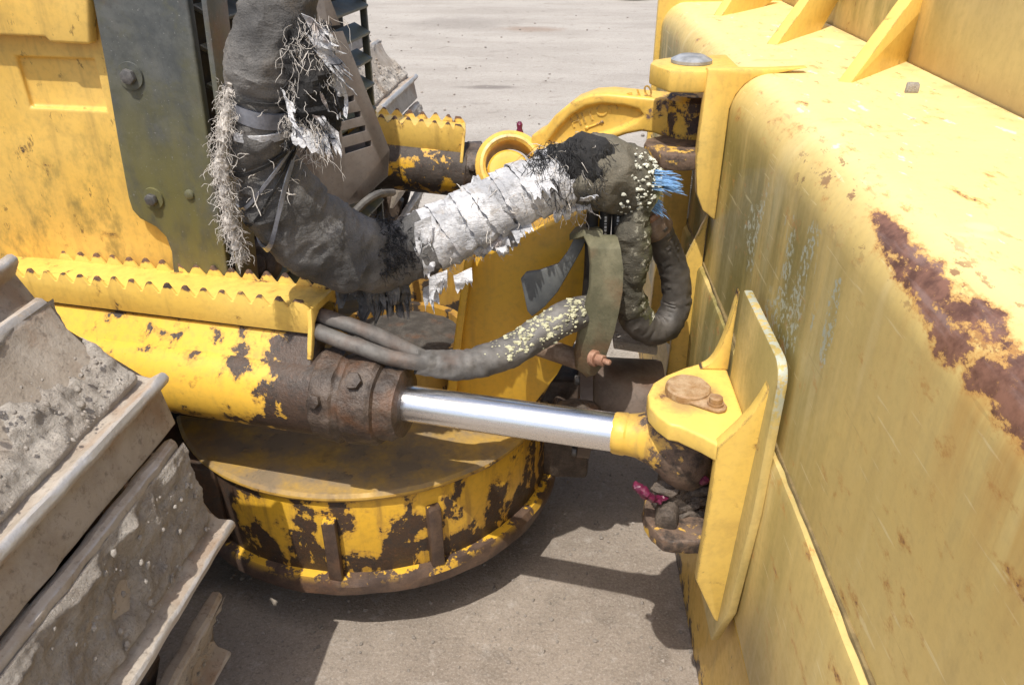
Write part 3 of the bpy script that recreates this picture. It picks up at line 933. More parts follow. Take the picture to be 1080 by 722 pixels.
# centre tower
TY = 1.62
def tw(a, b, dy=0.0): return P(a, b, y=TY + dy)
g = MB()
g.plate([tw(499, 272), tw(560, 246), tw(612, 225), tw(640, 215), tw(640, 300), tw(588, 395), tw(553, 440), tw(470, 440), tw(484, 365)], (0, 0.03, 0)); g.bevel(0.004, 2)
part('tower_plate', g, M['tower'], pf)
g = MB()
g.plate([tw(490, 274, -.028), tw(499, 272, -.028), tw(488, 352, -.028), tw(481, 420, -.028), tw(470, 420, -.028), tw(480, 350, -.028)], (0, 0.30, 0)); g.bevel(0.003, 2)
part('tower_flange', g, M['tower'], pf)
g = MB(); a, b = tw(553, 440, .03), tw(606, 340, .03)
g.plate([tw(560, 440, .031), tw(470, 440, .031), tw(500, 280, .031), tw(640, 225, .031), tw(640, 300, .031)], (0, 0.25, 0)); part('tower_body', g, M['grimy'], pf)
# top of the tower carrying the link ball
LB = P(537, 178, y=1.93)
g = MB(); g.lathe(LB + V((0, .02, -.30)), LB + V((0, .02, 0)), [(0, .10), (.2, .085), (.285, .072)], 36); part('ball_post', g, M['grimy'], pf)
# oily recess left of the tower, ring of yellow with packed dirt
g = MB(); g.box((-0.27, 2.10, 0.50), (0.50, 0.10, 0.44)); g.bevel(0.01); part('cross_beam', g, M['grimy'], pf)
RC = P(425, 352, z=0.56)
g = MB(); g.lathe(RC - UZ * .115, RC + UZ, [(0, .18), (.10, .175), (.125, .170), (.125, .150), (.09, .148)], 48); g.jitter(0.004, 20); part('pivot_ring', g, M['grimy'], pf)
g = MB(); g.lathe(RC - UZ * .10, RC + UZ, [(0, .14), (.09, .149), (.100, .12), (.105, .06), (.11, .01)], 48, rough=.012, fq=30); part('packed_dirt', g, M['dark_soil'], pf, kind='stuff')
# parts seen in the gap between tower and blade
g = MB(); a, b = P(572, 366, y=1.52), P(622, 383, y=1.50); g.lathe(a - (b - a) * 0.6, b, [(0, .022), ((b - a).length * 1.7, .022)], 24); part('cross_tube', g, M['clamp'], pf)
g = MB(); a = P(590, 425, y=1.66); g.box(a + V((0, .12, -.1)), (0.16, 0.2, 0.30)); g.box(a + V((-.01, -.03, -.02)), (0.05, 0.04, 0.10), Matrix.Rotation(.5, 3, 'Y')); g.bevel(.01); part('trunnion_block', g, M['gland'], pf)
g = MB(); a = P(609, 440, y=1.50); g.ball(a + V((0, .03, -.01)), .05, (1.2, 1, .6), 3, .006, 20); part('grease_lump', g, M['joint'], pf)
HC = P(684, 418, y=1.66)
g = MB(); g.lathe(V((0.085, HC.y, HC.z - .02)), V((0.30, HC.y, HC.z - .02)), [(0, .05), (0, .135), (.03, .137), (.034, .118), (.05, .112), (.19, .108), (.2, .105)], 56); part('ball_housing', g, M['housing'], pf)
for k_ in range(10):
    a = k_ * math.pi / 5 + .25
    c = V((0.085, HC.y + .121 * math.cos(a), HC.z - .02 + .121 * math.sin(a)))
    g = MB(); hexbolt(g, c, (-1, 0, 0), .012, .012); g.bevel(.0015, 1); part('housing_bolt', g, M['bolt'], pf)
g = MB(); a = P(647, 368, y=1.60); b = P(693, 375, y=1.60); g.plate([a, b, b + V((0, .17, .01)), a + V((0, .17, .01))], (0, 0, .022)); g.bevel(.003); part('cover_strip', g, M['soil'], pf)

# ------------------------------------------------------------------ blade
BX = 0.36
Y0, Y1 = 0.05, 2.83
bl = thing('dozer_blade', 'back of the faded yellow dozer blade with rusted crest and gusseted shelf', 'dozer blade', (0.5, 1.4, 0))
fr = 0.075
ZS = 1.24


def sheet(prof, y0, y1, ny=60, th=0.0):
    g = MB()
    vs = []
    for i in range(ny + 1):
        y = y0 + (y1 - y0) * i / ny
        vs.append([g.bm.verts.new((x, y, z)) for x, z in prof])
    for i in range(ny):
        for j in range(len(prof) - 1):
            g.bm.faces.new((vs[i][j], vs[i][j + 1], vs[i + 1][j + 1], vs[i + 1][j]))
    return g


def closed_prism(prof, y0, y1, ny=40):
    g = MB()
    g.rings([[V((x, y0 + (y1 - y0) * i / ny, z)) for x, z in prof] for i in range(ny + 1)], True)
    return g


arc = [(BX + fr - fr * math.cos(R(a)), ZS - fr + fr * math.sin(R(a))) for a in range(0, 91, 9)]
prof = [(BX, 0.812), (BX, 0.93), (BX, 1.05)] + arc + [(0.55, ZS + 0.001), (0.66, ZS + 0.003), (0.73, ZS + 0.004), (0.73, 0.812)]
g = closed_prism(prof, Y0, Y1, 70)
for v in g.bm.verts:
    if v.co.x < 0.7:
        f = mnoise.fractal(v.co * 2.6, 0.8, 2, 3)
        v.co += V((-f * 0.003, 0, f * 0.003))
part('box_section', g, M['blade'], bl)
lp = [(BX - .002, 0.40), (BX - .012, 0.42), (BX - .013, 0.60), (BX - .013, 0.792), (BX - .010, 0.803), (BX - .001, 0.809), (BX + .1, 0.809), (BX + .1, 0.40)]
g = closed_prism(lp, Y0, Y1, 60)
for v in g.bm.verts:
    if v.co.x < 0.4:
        v.co.x -= 0.003 * mnoise.fractal(v.co * 2.4 + V((7, 0, 0)), 0.8, 2, 3)
part('lower_panel', g, M['blade'], bl)
g = closed_prism([(BX + .004, 0.0), (BX + .006, 0.36), (BX - .004, 0.392), (BX + .005, 0.399), (BX + .09, 0.399), (BX + .09, 0.0)], Y0, Y1, 40)
part('bottom_strip', g, paint('scraped_lower_strip_enamel', (0.60, 0.37, 0.06), chips=0.35, dirt=0.5, rough=0.5, grime=lambda k: k.mul(k.ss(k.xyz()[2], 0.12, 0.0), 0.16), chipcol=(0.14, 0.11, 0.09)), bl)
# weld bead in the seam
g = MB(); g.tube([(BX - .001, Y0, .811), (BX - .001, Y1, .811)], .004, 8, .03, .002, 60); part('weld_bead', g, plain('dirty_weld_bead', (0.20, 0.145, 0.06), 0.7), bl)
# upright skin above the shelf
g = MB(); g.plate([(0.735, Y0, 0.82), (0.735, Y1, 0.82), (0.735, Y1, 1.30), (0.76, Y1, 1.75), (0.76, Y0, 1.75), (0.735, Y0, 1.30)], (0.03, 0, 0)); part('upright_skin', g, M['skin'], bl)
# far end plate
g = MB(); e = P(689, 118, x=BX - .03).y
g.plate([(BX - .016, Y1 - .02, 0.25), (BX - .016, Y1 - .02, 1.25), (BX + .00, Y1 - .02, 1.30), (0.77, Y1 - .02, 1.80), (0.77, Y1 - .02, 0.02), (BX, Y1 - .02, .02)], (0, .03, 0)); g.bevel(.004)
part('end_plate', g, M['mid_bracket'], bl)
# gussets
def gus(t, e, tt, te, th=0.026):
    A_, E_ = P(*t, z=ZS - .002), P(*e, z=ZS - .001)
    n_ = (E_ - A_).cross(UZ)
    T1, T2 = PP(*tt, A_, n_), PP(*te, A_, n_)
    f1, f2 = A_ + (T1 - A_) * 1.5, E_ + (T2 - E_) * 1.6
    gg = MB()
    gg.plate([A_, E_, f2, f1, A_ + (T1 - A_) * .04], V((E_ - A_)).normalized().cross(UZ) * -th if n_.y < 0 else n_.normalized() * th)
    gg.bevel(.005, 2)
    return gg
for q in (((896, 90), (969, 63), (962, 0), (1000, 0)), ((819, 48), (865, 34), (854, 0), (885, 0)), ((760, 19), (804, 9), (772, 0), (816, 0))):
    part('gusset', gus(*q), M['bracket'], bl)

# near cylinder bracket
zt = 0.80
bk = None
DXP = BX - 0.013
pc = P(833, 398, x=DXP); zA = P(797, 311, x=DXP).z
yA, yB, r_ = pc.y, P(793, 312, x=DXP).y, .035
g = MB()
pts = [(DXP, yA + .10, .30), (DXP, yA + .03, .45), (DXP, yA, .70), (DXP, yA, zA - r_)] + [(DXP, yA + r_ - r_ * math.cos(R(a)), zA - r_ + r_ * math.sin(R(a))) for a in (15, 30, 45, 60, 75)] + [(DXP, yA + r_, zA), (DXP, yB, zA), (DXP, yB, .30)]
g.plate(pts, (-.016, 0, 0)); g.bevel(.004, 2); bk = part('mounting_bracket', g, M['doubler'], bl, 'thick welded bracket plate with lichen along its top edge')
FX = DXP - .0165
def tp(a, b, z=zt): return P(a, b, z=z)
pin_c = tp(725, 414)
top = [tp(a, b) for a, b in [(757, 469), (741, 460), (723, 452), (717, 449), (706, 447), (694, 438), (685, 428), (683, 415), (689, 403), (702, 395), (722, 387), (736, 383)]]
yn = top[0].y - .004
top = [V((FX, yn + .006, zt))] + top + [V((FX, top[-1].y, zt))]
g = MB(); g.plate(top, (0, 0, -.034)); g.bevel(.005, 3); part('top_ear', g, M['bracket'], bk)
low = [V((q.x + .012, max(q.y, yn + .052), .555)) for q in top]; low[0].x = FX; low[-1].x = FX
g = MB(); g.plate(low, (0, 0, -.03)); g.bevel(.005, 2); g.sub(1); g.jitter(.003, 40); part('lower_ear', g, M['eye'], bk)
# far horn gusset standing on the ear
a, b, c = tp(736, 383), P(773, 327, x=FX), P(784, 330, x=FX)
yh = a.y
g = MB(); crv = [V((a.x + (FX - a.x) * t, yh, zt + .001 + (.955 - zt) * (0.12 * t + 0.88 * t ** 3.2))) for t in [i / 10 for i in range(11)]]
g.plate(crv + [V((FX, yh, zt + .001))], (0, -.022, 0)); g.bevel(.003, 2); part('horn', g, M['bracket'], bk)
# near side plate with its own horn, running down
xa = tp(757, 469).x
A_ = tp(757, 471)
B_, C_ = V((FX, A_.y, zt)), P(756, 657, y=A_.y + .040)
pn = (B_ - A_).cross(C_ - A_).normalized()
if pn.y > 0: pn = -pn
sp_ = [PP(a, b, A_, pn) for a, b in [(757, 472), (765, 465), (779, 452), (794, 436), (804, 422), (811, 409), (816, 416), (819, 436), (813, 470), (797, 528), (778, 596), (769, 634), (758, 657), (753, 653), (734, 612), (741, 575), (750, 520)]]
g = MB(); g.plate(sp_, -pn * .022); g.bevel(.003, 2)
part('side_plate', g, M['bracket'], bk)
# pin
g = MB(); g.lathe(pin_c + UZ * .001, pin_c + UZ, [(0, .038), (.011, .038), (.014, .035)], 40); g.jitter(.001, 60); part('pin_head', g, M['pin'], bk)
d = (tp(756, 431) - pin_c).normalized(); s = V((-d.y, d.x, 0)); L = (tp(756, 431) - pin_c).length
g = MB()
o = pin_c + UZ * .001
pts = [o + s * .035 - d * .0, o + d * L + s * .017, o + d * (L + .012) + s * .012, o + d * (L + .017), o + d * (L + .012) - s * .012, o + d * L - s * .017, o - s * .035]
g.plate(pts, UZ * .007); g.bevel(.003, 2); part('pin_keeper', g, M['pin'], bk)
g = MB(); c = o + d * (L - .004) + UZ * .007; g.lathe(c, c + UZ, [(0, .014), (.004, .014), (.004, .0115), (.013, .011), (.015, .008)], 24); part('keeper_bolt', g, M['pin'], bk)
g = MB(); g.lathe(V((pin_c.x, pin_c.y, .50)), V((pin_c.x, pin_c.y, .8)), [(0, .034), (.26, .034)], 32); part('pivot_pin', g, M['joint'], bk)

# centre bracket holding the cast link
cyy = 1.64
def cb(a, b): return P(a, b, y=cyy)
g = MB()
pl = [cb(747, 73), cb(734, 170), cb(735, 205), cb(741, 222), cb(750, 233)]
pl[4].x = BX - .002
pl += [V((BX - .002, cyy, 1.17))] + [V((x - .001, cyy, z + .001)) for x, z in arc[1:9:2]] + [V((0.50, cyy, ZS + .012)), V((.42, cyy, pl[0].z + .0))]
g.plate(pl, (0, .03, 0)); g.bevel(.004, 2)
cbr = part('centre_bracket', g, M['mid_bracket'], bl, 'upright bracket with clevis ears at mid blade')
ze = P(722, 66, y=cyy + .1).z
xe = P(694, 72, z=ze).x
def ear(z, th, mat, nm):
    gg = MB()
    gg.plate([(xe, cyy + .06, z), (xe - .010, cyy + .09, z), (xe, cyy + .13, z), (xe + .05, cyy + .17, z), (BX + .02, cyy + .20, z), (BX + .02, cyy + .031, z), (xe + .07, cyy + .005, z), (xe + .02, cyy + .01, z)], (0, 0, -th)); gg.bevel(.005, 2)
    return part(nm, gg, mat, cbr)
ear(ze, .042, M['mid_bracket'], 'upper_ear')
ear(ze - .165, .035, M['eye'], 'lower_ear')
g = MB(); c = V((xe + .075, cyy + .10, ze + .001)); g.lathe(c, c + UZ, [(0, .042), (.006, .042), (.008, .038), (.012, .030), (.014, .026)], 36); part('clevis_pin', g, M['washer'], cbr)
g = MB(); g.plate([(BX - .004, 1.955, 1.15), (BX - .065, 1.955, 1.12), (BX - .075, 1.955, .50), (BX - .004, 1.955, .45)], (0, .03, 0)); g.bevel(.004, 2); part('far_web', g, M['mid_bracket'], cbr)
g = MB(); g.plate([(BX - .004, 1.70, .93), (BX - .05, 1.70, .80), (BX - .06, 1.70, .42), (BX - .004, 1.70, .40)], (0, .022, 0)); g.bevel(.004, 2); part('lower_web', g, M['mid_bracket'], cbr)

# little stone on the shelf
c = P(961, 91, z=ZS + .012)
g = MB(); g.plate([c + V((-.012, -.008, -.010)), c + V((.011, -.010, -.010)), c + V((.013, .008, -.010)), c + V((-.007, .010, -.010))], (0.002, 0, .016)); g.bevel(.003, 2); g.jitter(.002, 60)
o = bpy.data.objects.new('stone_chip', g.mesh('stone_chip', c - UZ * .01, M['soil'])); COL.objects.link(o); o.location = c - UZ * .01
o['label'] = 'small grey stone chip lying on the sunlit blade shelf'; o['category'] = 'stone'

# ------------------------------------------------------------------ cast link
lk = thing('pitch_link', 'curved yellow cast link with oval recess between drum tower and blade', 'link arm', (0.0, 1.85, 0.95))
yl0, yl1 = 1.92, 1.775
XL0, XL1 = P(520, 170, y=yl0).x, P(740, 125, y=yl1).x
LN = V((yl0 - yl1, XL1 - XL0, 0)).normalized() * -1      # faces the camera
LP = V((XL0, yl0, 1.0))
def lp_(a, b, o=0.0): return PP(a, b, LP + LN * o, LN)
out_t = [(560, 143), (573, 137), (585, 122), (603, 107), (622, 100), (640, 99), (660, 101), (690, 104), (722, 106)]
out_b = [(722, 146), (700, 145), (690, 141), (676, 139), (660, 142), (640, 149), (620, 156), (600, 164), (575, 172), (556, 176)]
g = MB(); g.plate([lp_(a, b, .0) for a, b in out_t + out_b], -LN * .085)
c_ = MB(); c_.plate([lp_(a, b, .02) for a, b in [(574, 153), (586, 138), (600, 124), (615, 115), (632, 112), (655, 114), (671, 118), (676, 124), (668, 131), (650, 139), (625, 147), (600, 156), (582, 161)]], -LN * .034)
g = cut(g, c_); g.bevel(.009, 3, 40)
arm = part('link_arm', g, M['link'], lk)
# raised cast marks in the recess
def rec(a, b): return lp_(a, b, -.0135)
g = MB()
for (a, b), (c2, d2) in (((619, 135), (635, 129)),):
    g.tube([rec(a, b), rec(c2, d2)], .0022, 8, .01, sm=False); g.ball(rec(a, b), .005, (1, .6, 1), 2); g.ball(rec(c2, d2), .005, (1, .6, 1), 2)
part('cast_mark', g, M['link'], arm)
cu = bpy.data.curves.new('t', 'FONT'); cu.body = 'HITCH C10'; cu.size = 0.036; cu.extrude = .0018; cu.space_character = 1.15
to = bpy.data.objects.new('t', cu); COL.objects.link(to)
me = bpy.data.meshes.new_from_object(to.evaluated_get(bpy.context.evaluated_depsgraph_get())); bpy.data.objects.remove(to)
ta = rec(604, 135); tb = rec(648, 117)
tx = (tb - ta).normalized(); tn = LN; ty = tn.cross(tx)
me.transform(Matrix.Translation(ta) @ Matrix((tx, ty, tn)).transposed().to_4x4())
g = MB(); g.bm.from_mesh(me); part('cast_lettering', g, M['link'], arm)
# ring over the ball, cap inside, grease nipple
RN = V((0.05, -0.86, 0.52)).normalized()
RCn = PP(538, 176, LP, LN) + V((0, -.01, 0))
r_o, r_i = .083, .058
g = MB(); g.lathe(RCn - RN * .045, RCn + RN, [(0, r_i), (0, r_o - .01), (.01, r_o), (.075, r_o), (.087, r_o - .012), (.088, r_i + .006), (.082, r_i), (.0, r_i)], 56, caps=False); part('link_ring', g, M['link'], lk)
c = RCn - RN * .006 + V((-.004, 0, -.014)); g = MB(); g.lathe(c - RN * .03, c + RN, [(0, .05), (.066, .05), (.072, .045), (.073, .015), (.072, .01)], 44); part('ring_cap', g, M['tower'], lk)
c = lp_(548, 139, -.02); g = MB(); g.lathe(c - UZ * .012, c + UZ, [(0, .009), (.012, .009), (.02, .006), (.03, .0075), (.036, .004)], 14); part('grease_nipple', g, M['purple'], lk)
a, b = lp_(712, 126, -.042), lp_(740, 124, -.042)
g = MB(); c = (a + b) / 2 + (b - a) * .15; g.lathe(c - UZ * .055, c + UZ, [(0, .05), (.01, .062), (.06, .066), (.10, .062), (.11, .05)], 36, rough=.006, fq=30); part('link_eye', g, M['link_eye'], lk)

# ------------------------------------------------------------------ angle cylinders
def cylinder(label, A, B, goff, mats, xe, seed):
    """A: rod eye centre, B: rear end of the barrel; side_y -1 when the guard's open face looks at the camera."""
    A, B = V(A), V(B)
    d = (A - B).normalized()
    sx = V((d.y, -d.x, 0)).normalized() * 1.0
    if sx.y > 0: sx = -sx                        # towards the camera
    up = sx.cross(d) if sx.cross(d).z > 0 else d.cross(sx)
    t = thing('angle_cylinder', label, 'hydraulic cylinder', B, 'angle cylinders of the blade')
    tg = (xe - B.x) / d.x                        # length to the end of the guard
    g = MB(); g.lathe(B, A, [(0, .083), (tg * .3, .085), (tg * .6, .0855), (tg + .015, .086), (tg + .02, .082)], 56, rough=.0016, fq=9)
    part('barrel', g, mats[0], t)
    g = MB()
    E = B + d * (tg + .012)
    pr = [(0, .086), (.004, .091), (.045, .092), (.050, .086), (.058, .084), (.066, .0885), (.115, .0885), (.123, .083), (.126, .074), (.150, .073), (.162, .068), (.166, .05)]
    g.lathe(E, A, [p for a, b in zip(pr, pr[1:] + pr[-1:]) for p in (a, ((a[0] + b[0]) / 2, (a[1] + b[1]) / 2))], 64, rough=.0055, fq=34, seed=seed)
    gl = part('gland', g, mats[1], t)
    for c, n_, r_b in ((E + d * .09 + sx * .055 + up * .070, sx + up, .017), (E + d * .02 + sx * .083 + up * .035, sx + up * .4, .014)):
        g = MB(); hexbolt(g, c, n_, r_b, .013); g.bevel(.002, 2); g.jitter(.002, 60); part('gland_bolt', g, mats[1], gl)
    # step guard: channel over the barrel, both upper edges cut to teeth
    w2, zt_, th = .052, .180 if goff else .135, .007
    fl = -.050 if goff else -.068
    g = MB()
    L0, L1 = -.02, tg
    O = B + up * zt_ - sx * goff
    g.plate([O + d * L0 - sx * (w2 - .004), O + d * L1 - sx * (w2 - .004), O + d * L1 + sx * (w2 - .004), O + d * L0 + sx * (w2 - .004)], -up * th)
    pitch = .0400
    nT = int((L1 - L0 - .03) / pitch)
    for sgn in (1, -1):
        o = O + sx * (w2 * sgn)
        prof = [(L0, fl)]
        prof.append((L0, .006))
        for i in range(nT):
            u = L0 + i * pitch
            hv = .0205 + .004 * mnoise.noise(V((i * 3.7, sgn * 5, seed))); wv = .04 * mnoise.noise(V((i * 2.3, sgn * 9, seed)))
            prof += [(u + pitch * (.05 + wv), .0), (u + pitch * (.40 + wv), hv), (u + pitch * (.56 + wv), hv), (u + pitch * .93, .0)]
        prof += [(L1 - .030, .018), (L1 - .014, .018), (L1, .004)]
        prof += [(L1, fl)]
        g.plate([o + d * u + up * h for u, h in prof], -sx * (.007 * sgn))
    g.bevel(.0022, 2)
    def worn(k, O=O, up=up):
        dp = k.new('ShaderNodeVectorMath'); dp.operation = 'DOT_PRODUCT'
        k.put(dp.inputs[0], k.pos()); dp.inputs[1].default_value = up
        return k.add(k.mul(k.ss(k.sub(dp.outputs['Value'], O.dot(up)), 0.008, 0.020), 0.24), mats[5](k))
    gm = paint('yellow_step_guard_enamel', (0.78, 0.505, 0.10), edge=0.07, chips=mats[4], chipcol=(0.15, 0.085, 0.055), dirt=0.5, dirtcol=(0.34, 0.20, 0.06), rough=0.42, fade=0.2, csc=20, grime=worn)
    gd_ = part('step_guard', g, gm, t)
    g = MB(); o = O + d * (L1 - .006)
    pts = [(-w2, .002), (w2, .002), (w2 + .004, -.03), (w2 + .016, -.062), (w2 + .026, -.092), (w2 + .016, -.094), (w2 + .002, -.066), (w2 - .010, -.03), (.02, -.014), (-.02, -.014), (-w2 + .010, -.03), (-w2, -.07)]
    g.plate([o + sx * a + up * b for a, b in pts], d * .010); g.bevel(.003, 2); part('guard_end', g, gm, gd_)
    if goff:
        fb = V((0, 0, 0)) + O + sx * (w2 - .012) + up * (fl - .004)
        lo_ = B + sx * .074 + up * .040
        lo2 = B + sx * .060 + up * .020
        bk2 = O - sx * (w2 - .01) + up * (fl - .004)
        m_ = fb.lerp(lo_, .55) - (sx * .5 + up * .3) * .004
        sec = [fb, m_, lo_, lo2, bk2]
        g = MB(); nS = 40
        g.rings([[q + d * (L0 + (L1 + .004 - L0) * i / nS) for q in sec] for i in range(nS + 1)], True); g.bevel(.006, 3, 12)
        part('saddle', g, mats[0], t)
    # dark gap closing strip under the guard's side
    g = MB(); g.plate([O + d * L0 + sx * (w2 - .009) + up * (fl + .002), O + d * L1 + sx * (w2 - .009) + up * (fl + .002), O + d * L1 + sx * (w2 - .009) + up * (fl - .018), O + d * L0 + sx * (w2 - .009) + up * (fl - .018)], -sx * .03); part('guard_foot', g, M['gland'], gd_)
    g = MB(); S = E + d * .14; Lr = (A - S).length
    g.lathe(S, A, [(0, .0355), (Lr - .115, .0355)], 64); part('piston_rod', g, M['chrome'], t)
    # rod eye
    C = A - d * .122
    s2 = V((d.y, -d.x, 0)).normalized()
    g = MB()
    ring = []
    for (u, ry, rz) in ((0, .036, .036), (.004, .0385, .0385), (.022, .039, .039), (.026, .037, .037), (.045, .039, .041), (.065, .046, .049), (.085, .056, .058), (.105, .064, .068), (.125, .067, .074), (.15, .064, .073), (.172, .05, .066), (.184, .03, .055), (.19, .008, .03)):
        rr = []
        for j in range(40):
            a = 2 * math.pi * j / 40
            q = C + d * u + s2 * math.cos(a) * ry + up * (math.sin(a) * rz - max(0, rz - .055) * .9)
            q += (q - C - d * u) * 0.05 * mnoise.fractal(q * 28, .9, 2, 3)
            rr.append(q)
        ring.append(rr)
    g.rings(ring, True)
    ey = part('rod_eye', g, mats[3], t)
    g = MB(); g.lathe(A + up * .035, A + up, [(0, .052), (.018, .054), (.032, .050)], 36, rough=.004); part('eye_collar', g, M['joint'], ey)
    return t, d, sx, up, ey


RA = V((pin_c.x, pin_c.y, .697))
rodl = P(415, 423, y=pin_c.y + .115)
dd = (RA - rodl).normalized()
RB = RA - dd * ((RA.x + 1.16) / dd.x)
t1, d1, s1, u1_, eye1 = cylinder('hydraulic angle cylinder with long bare chrome rod in the sunlit front', RA, RB, .048,
                                 (M['barrel'], M['gland'], M['guard'], M['eye'], .30, lambda k: k.mul(k.ss(k.xyz()[0], -0.52, -0.42), 0.06)), P(322, 325, y=1.29).x, 3.0)
# grease pressed out of the joint
g = MB()
rnd = random.Random(11)
a, b = P(672, 514, y=1.12), P(692, 526, y=1.13)
g.tube([P(671, 508, y=1.13), a, P(682, 522, y=1.115), b, P(704, 524, y=1.14)], [.004, .0075, .009, .0075, .003], 16, .003, .006, 70)
part('grease_blob', g, M['purple'], eye1)
g = MB()
for i in range(120):
    c = P(rnd.uniform(696, 744), rnd.uniform(512, 546), y=rnd.uniform(1.15, 1.19)); g.ball(c, rnd.uniform(.006, .020), (1.5, 1, .7), 2, .008, 60)
c = P(703, 547, y=1.12); g.lathe(c, c + V((-.2, -1, -.1)), [(-.04, .021), (.0, .021), (.012, .019), (.014, .012)], 20)
part('caked_grease', g, M['joint'], eye1, kind='stuff')
g = MB(); g.lathe(P(742, 507, y=1.12), P(752, 500, y=1.08), [(0, .008), (.014, .007), (.02, .004)], 14, rough=.003, fq=60); part('grease_nipple', g, M['purple'], eye1)

FYc = 2.50
FA = V((0.26, FYc + .12, .74)); fe = P(479, 160, y=FYc)
FBx = -1.0
f0 = P(500, 180, y=FYc); f1 = P(400, 168, y=FYc - .02)
dd = (f0 - f1); dd.y = 0.10 * dd.x; dd.normalize()
FA = f0 + dd * ((0.27 - f0.x) / dd.x); FB = f0 - dd * ((f0.x + 1.0) / dd.x)
cylinder('hydraulic angle cylinder beyond the louvred guard, worn almost bare of paint', FA, FB, .0, (M['far_barrel'], M['gland'], M['guard'], M['gland'], .42, lambda k: 0.0), P(482, 140, y=FYc - .06).x, 9.0)

# ------------------------------------------------------------------ crawler tracks
YT = 1.15
TROT = R(-3.8)
def shoe_mesh():
    g = MB()
    prof = [(0, -.012), (-.004, .004), (.002, .013), (.010, .014), (.026, .008), (.06, .001), (.15, -.001), (.192, .002), (.203, .012), (.206, .036), (.211, .040), (.221, .040), (.226, .034), (.229, .010), (.245, .002), (.292, -.022), (.289, -.036), (.24, -.02), (.12, -.016)]
    n = 22
    def yr(u, i):
        ye = -.035 if u < .19 else 0.0
        return -.60 + (ye + .60) * i / n
    g.rings([[V((u, yr(u, i), h)) for u, h in prof] for i in range(n + 1)], True)
    for v in g.bm.verts:
        v.co.z += .0035 * mnoise.fractal(v.co * 26, .9, 2, 4)
        v.co.x += .0014 * mnoise.fractal(v.co * 18 + V((5, 0, 0)), .9, 2, 3)
    g.bevel(.003, 2, 50)
    return g.mesh('track_shoe', (0, 0, 0), M['shoe'], 40)


def soil_mesh(seed, cover, peak, amp):
    amp *= .7
    g = MB(); nu, nv = 46, 120
    rnd = random.Random(seed)
    vs = []
    for j in range(nv + 1):
        y = -.60 + .575 * j / nv
        row = []
        for i in range(nu + 1):
            u = .012 + .187 * i / nu
            q = V((u, y, seed * 1.7))
            bed = .003 if u > .06 else .003 + (.06 - u) * .4
            cv = cover(u, y) + .9 * mnoise.fractal(q * 9, .8, 2, 4)
            hgt = peak * (math.tanh(cv * 1.2)) + amp * mnoise.fractal(q * 30, .85, 2.0, 5) * (.55 + .45 * math.tanh(cv * 2.5))
            edge = min(1.0, (u - .012) / .02, (.199 - u) / .01)
            row.append(g.bm.verts.new((u, y, bed - .006 + hgt * max(0, edge) if edge > 0 else bed - .008)))
        vs.append(row)
    for j in range(nv):
        for i in range(nu):
            g.bm.faces.new((vs[j][i], vs[j][i + 1], vs[j + 1][i + 1], vs[j + 1][i]))
    for _ in range(260):
        u, y = rnd.uniform(.03, .19), rnd.uniform(-.6, -.04)
        if cover(u, y) < .1: continue
        r = .0015 + .006 * rnd.random() ** 4
        g.ball((u, y, peak * .8 + r * .2), r, (1, .8, .6), 1, r * .4, .5 / r)
    return g.mesh('caked_soil', (0, 0, 0), M['soil'], 60)


SH = shoe_mesh()
SOILS = [soil_mesh(1, lambda u, y: (u - .085) * 9 + .1 - (y + .15) * 1.8, .022, .0075),
         soil_mesh(2, lambda u, y: .9 - max(0, (.07 - u)) * 12 - max(0, y + .08) * 3.0, .022, .0075),
         soil_mesh(3, lambda u, y: .2, .014, .008)]


def shoe_spots():
    s = [(-.80 - .235 - .0, 1.142, 36, 2), (-.792, .990, 53, 0), (-.630, .733, 84, 1), (-.612, .375, 108, 2), (-.725, .125, 150, 2)]
    x, z = -1.02, .03
    for i in range(3):
        s.append((x - .33 * i, z, 180, 2))
    x, z = -1.33, 1.30
    s.append((x, z, 27, 2)); s.append((-1.64, 1.43, 20, 2))
    return s


tr = thing('crawler_track', 'crawler track caked with dry grey soil in the lower corner beside the step guard', 'crawler track', (-1.0, YT, 0), 'crawler tracks of the bulldozer')
tr.rotation_euler = (0, 0, TROT)
REL = {}
for (x, z, a, so) in shoe_spots():
    o = bpy.data.objects.new('track_shoe', SH); COL.objects.link(o); o.parent = tr
    ox = x + 1.0
    o.location = (ox, 0, z); o.rotation_euler = (0, R(a), 0)
    m = bpy.data.objects.new('caked_soil', SOILS[so]); COL.objects.link(m); m.parent = o; m['kind'] = 'stuff'
# chain links and idler inside
g = MB()
spots = [(x + 1.0, z, a) for x, z, a, so in sorted(shoe_spots(), key=lambda s: s[2]) if a < 179]
for (x, z, a) in spots:
    a = R(a); n_ = V((math.sin(a), 0, math.cos(a))); tt = V((math.cos(a), 0, -math.sin(a)))
    for yy in (-.36, -.22):
        g.box(V((x, yy, z)) + tt * .14 - n_ * .085, (.30, .05, .11), Matrix((tt, V((0, 1, 0)), n_)).transposed())
g.bevel(.008, 2)
o = bpy.data.objects.new('track_chain', g.mesh('track_chain', (0, 0, 0), M['gland'])); COL.objects.link(o); o.parent = tr
g = MB(); g.lathe(V((-.13, -.38, .56)), V((-.13, -.2, .56)), [(0, .12), (0, .40), (.05, .40), (.06, .42), (.12, .42), (.13, .40), (.18, .40), (.18, .12)], 64)
o = bpy.data.objects.new('idler_wheel', g.mesh('idler_wheel', (0, 0, 0), M['dark_soil'])); COL.objects.link(o); o.parent = tr
g = MB(); g.lathe(V((-.12, -.57, .50)), V((-.12, 0, .50)), [(0, .38), (.01, .40), (.54, .40), (.55, .38)], 48)  # unseen filler added inside the track to stop sun leaking between shoes
g.box((-.60, -.30, .45), (.9, .40, .42)); g.bevel(.01)
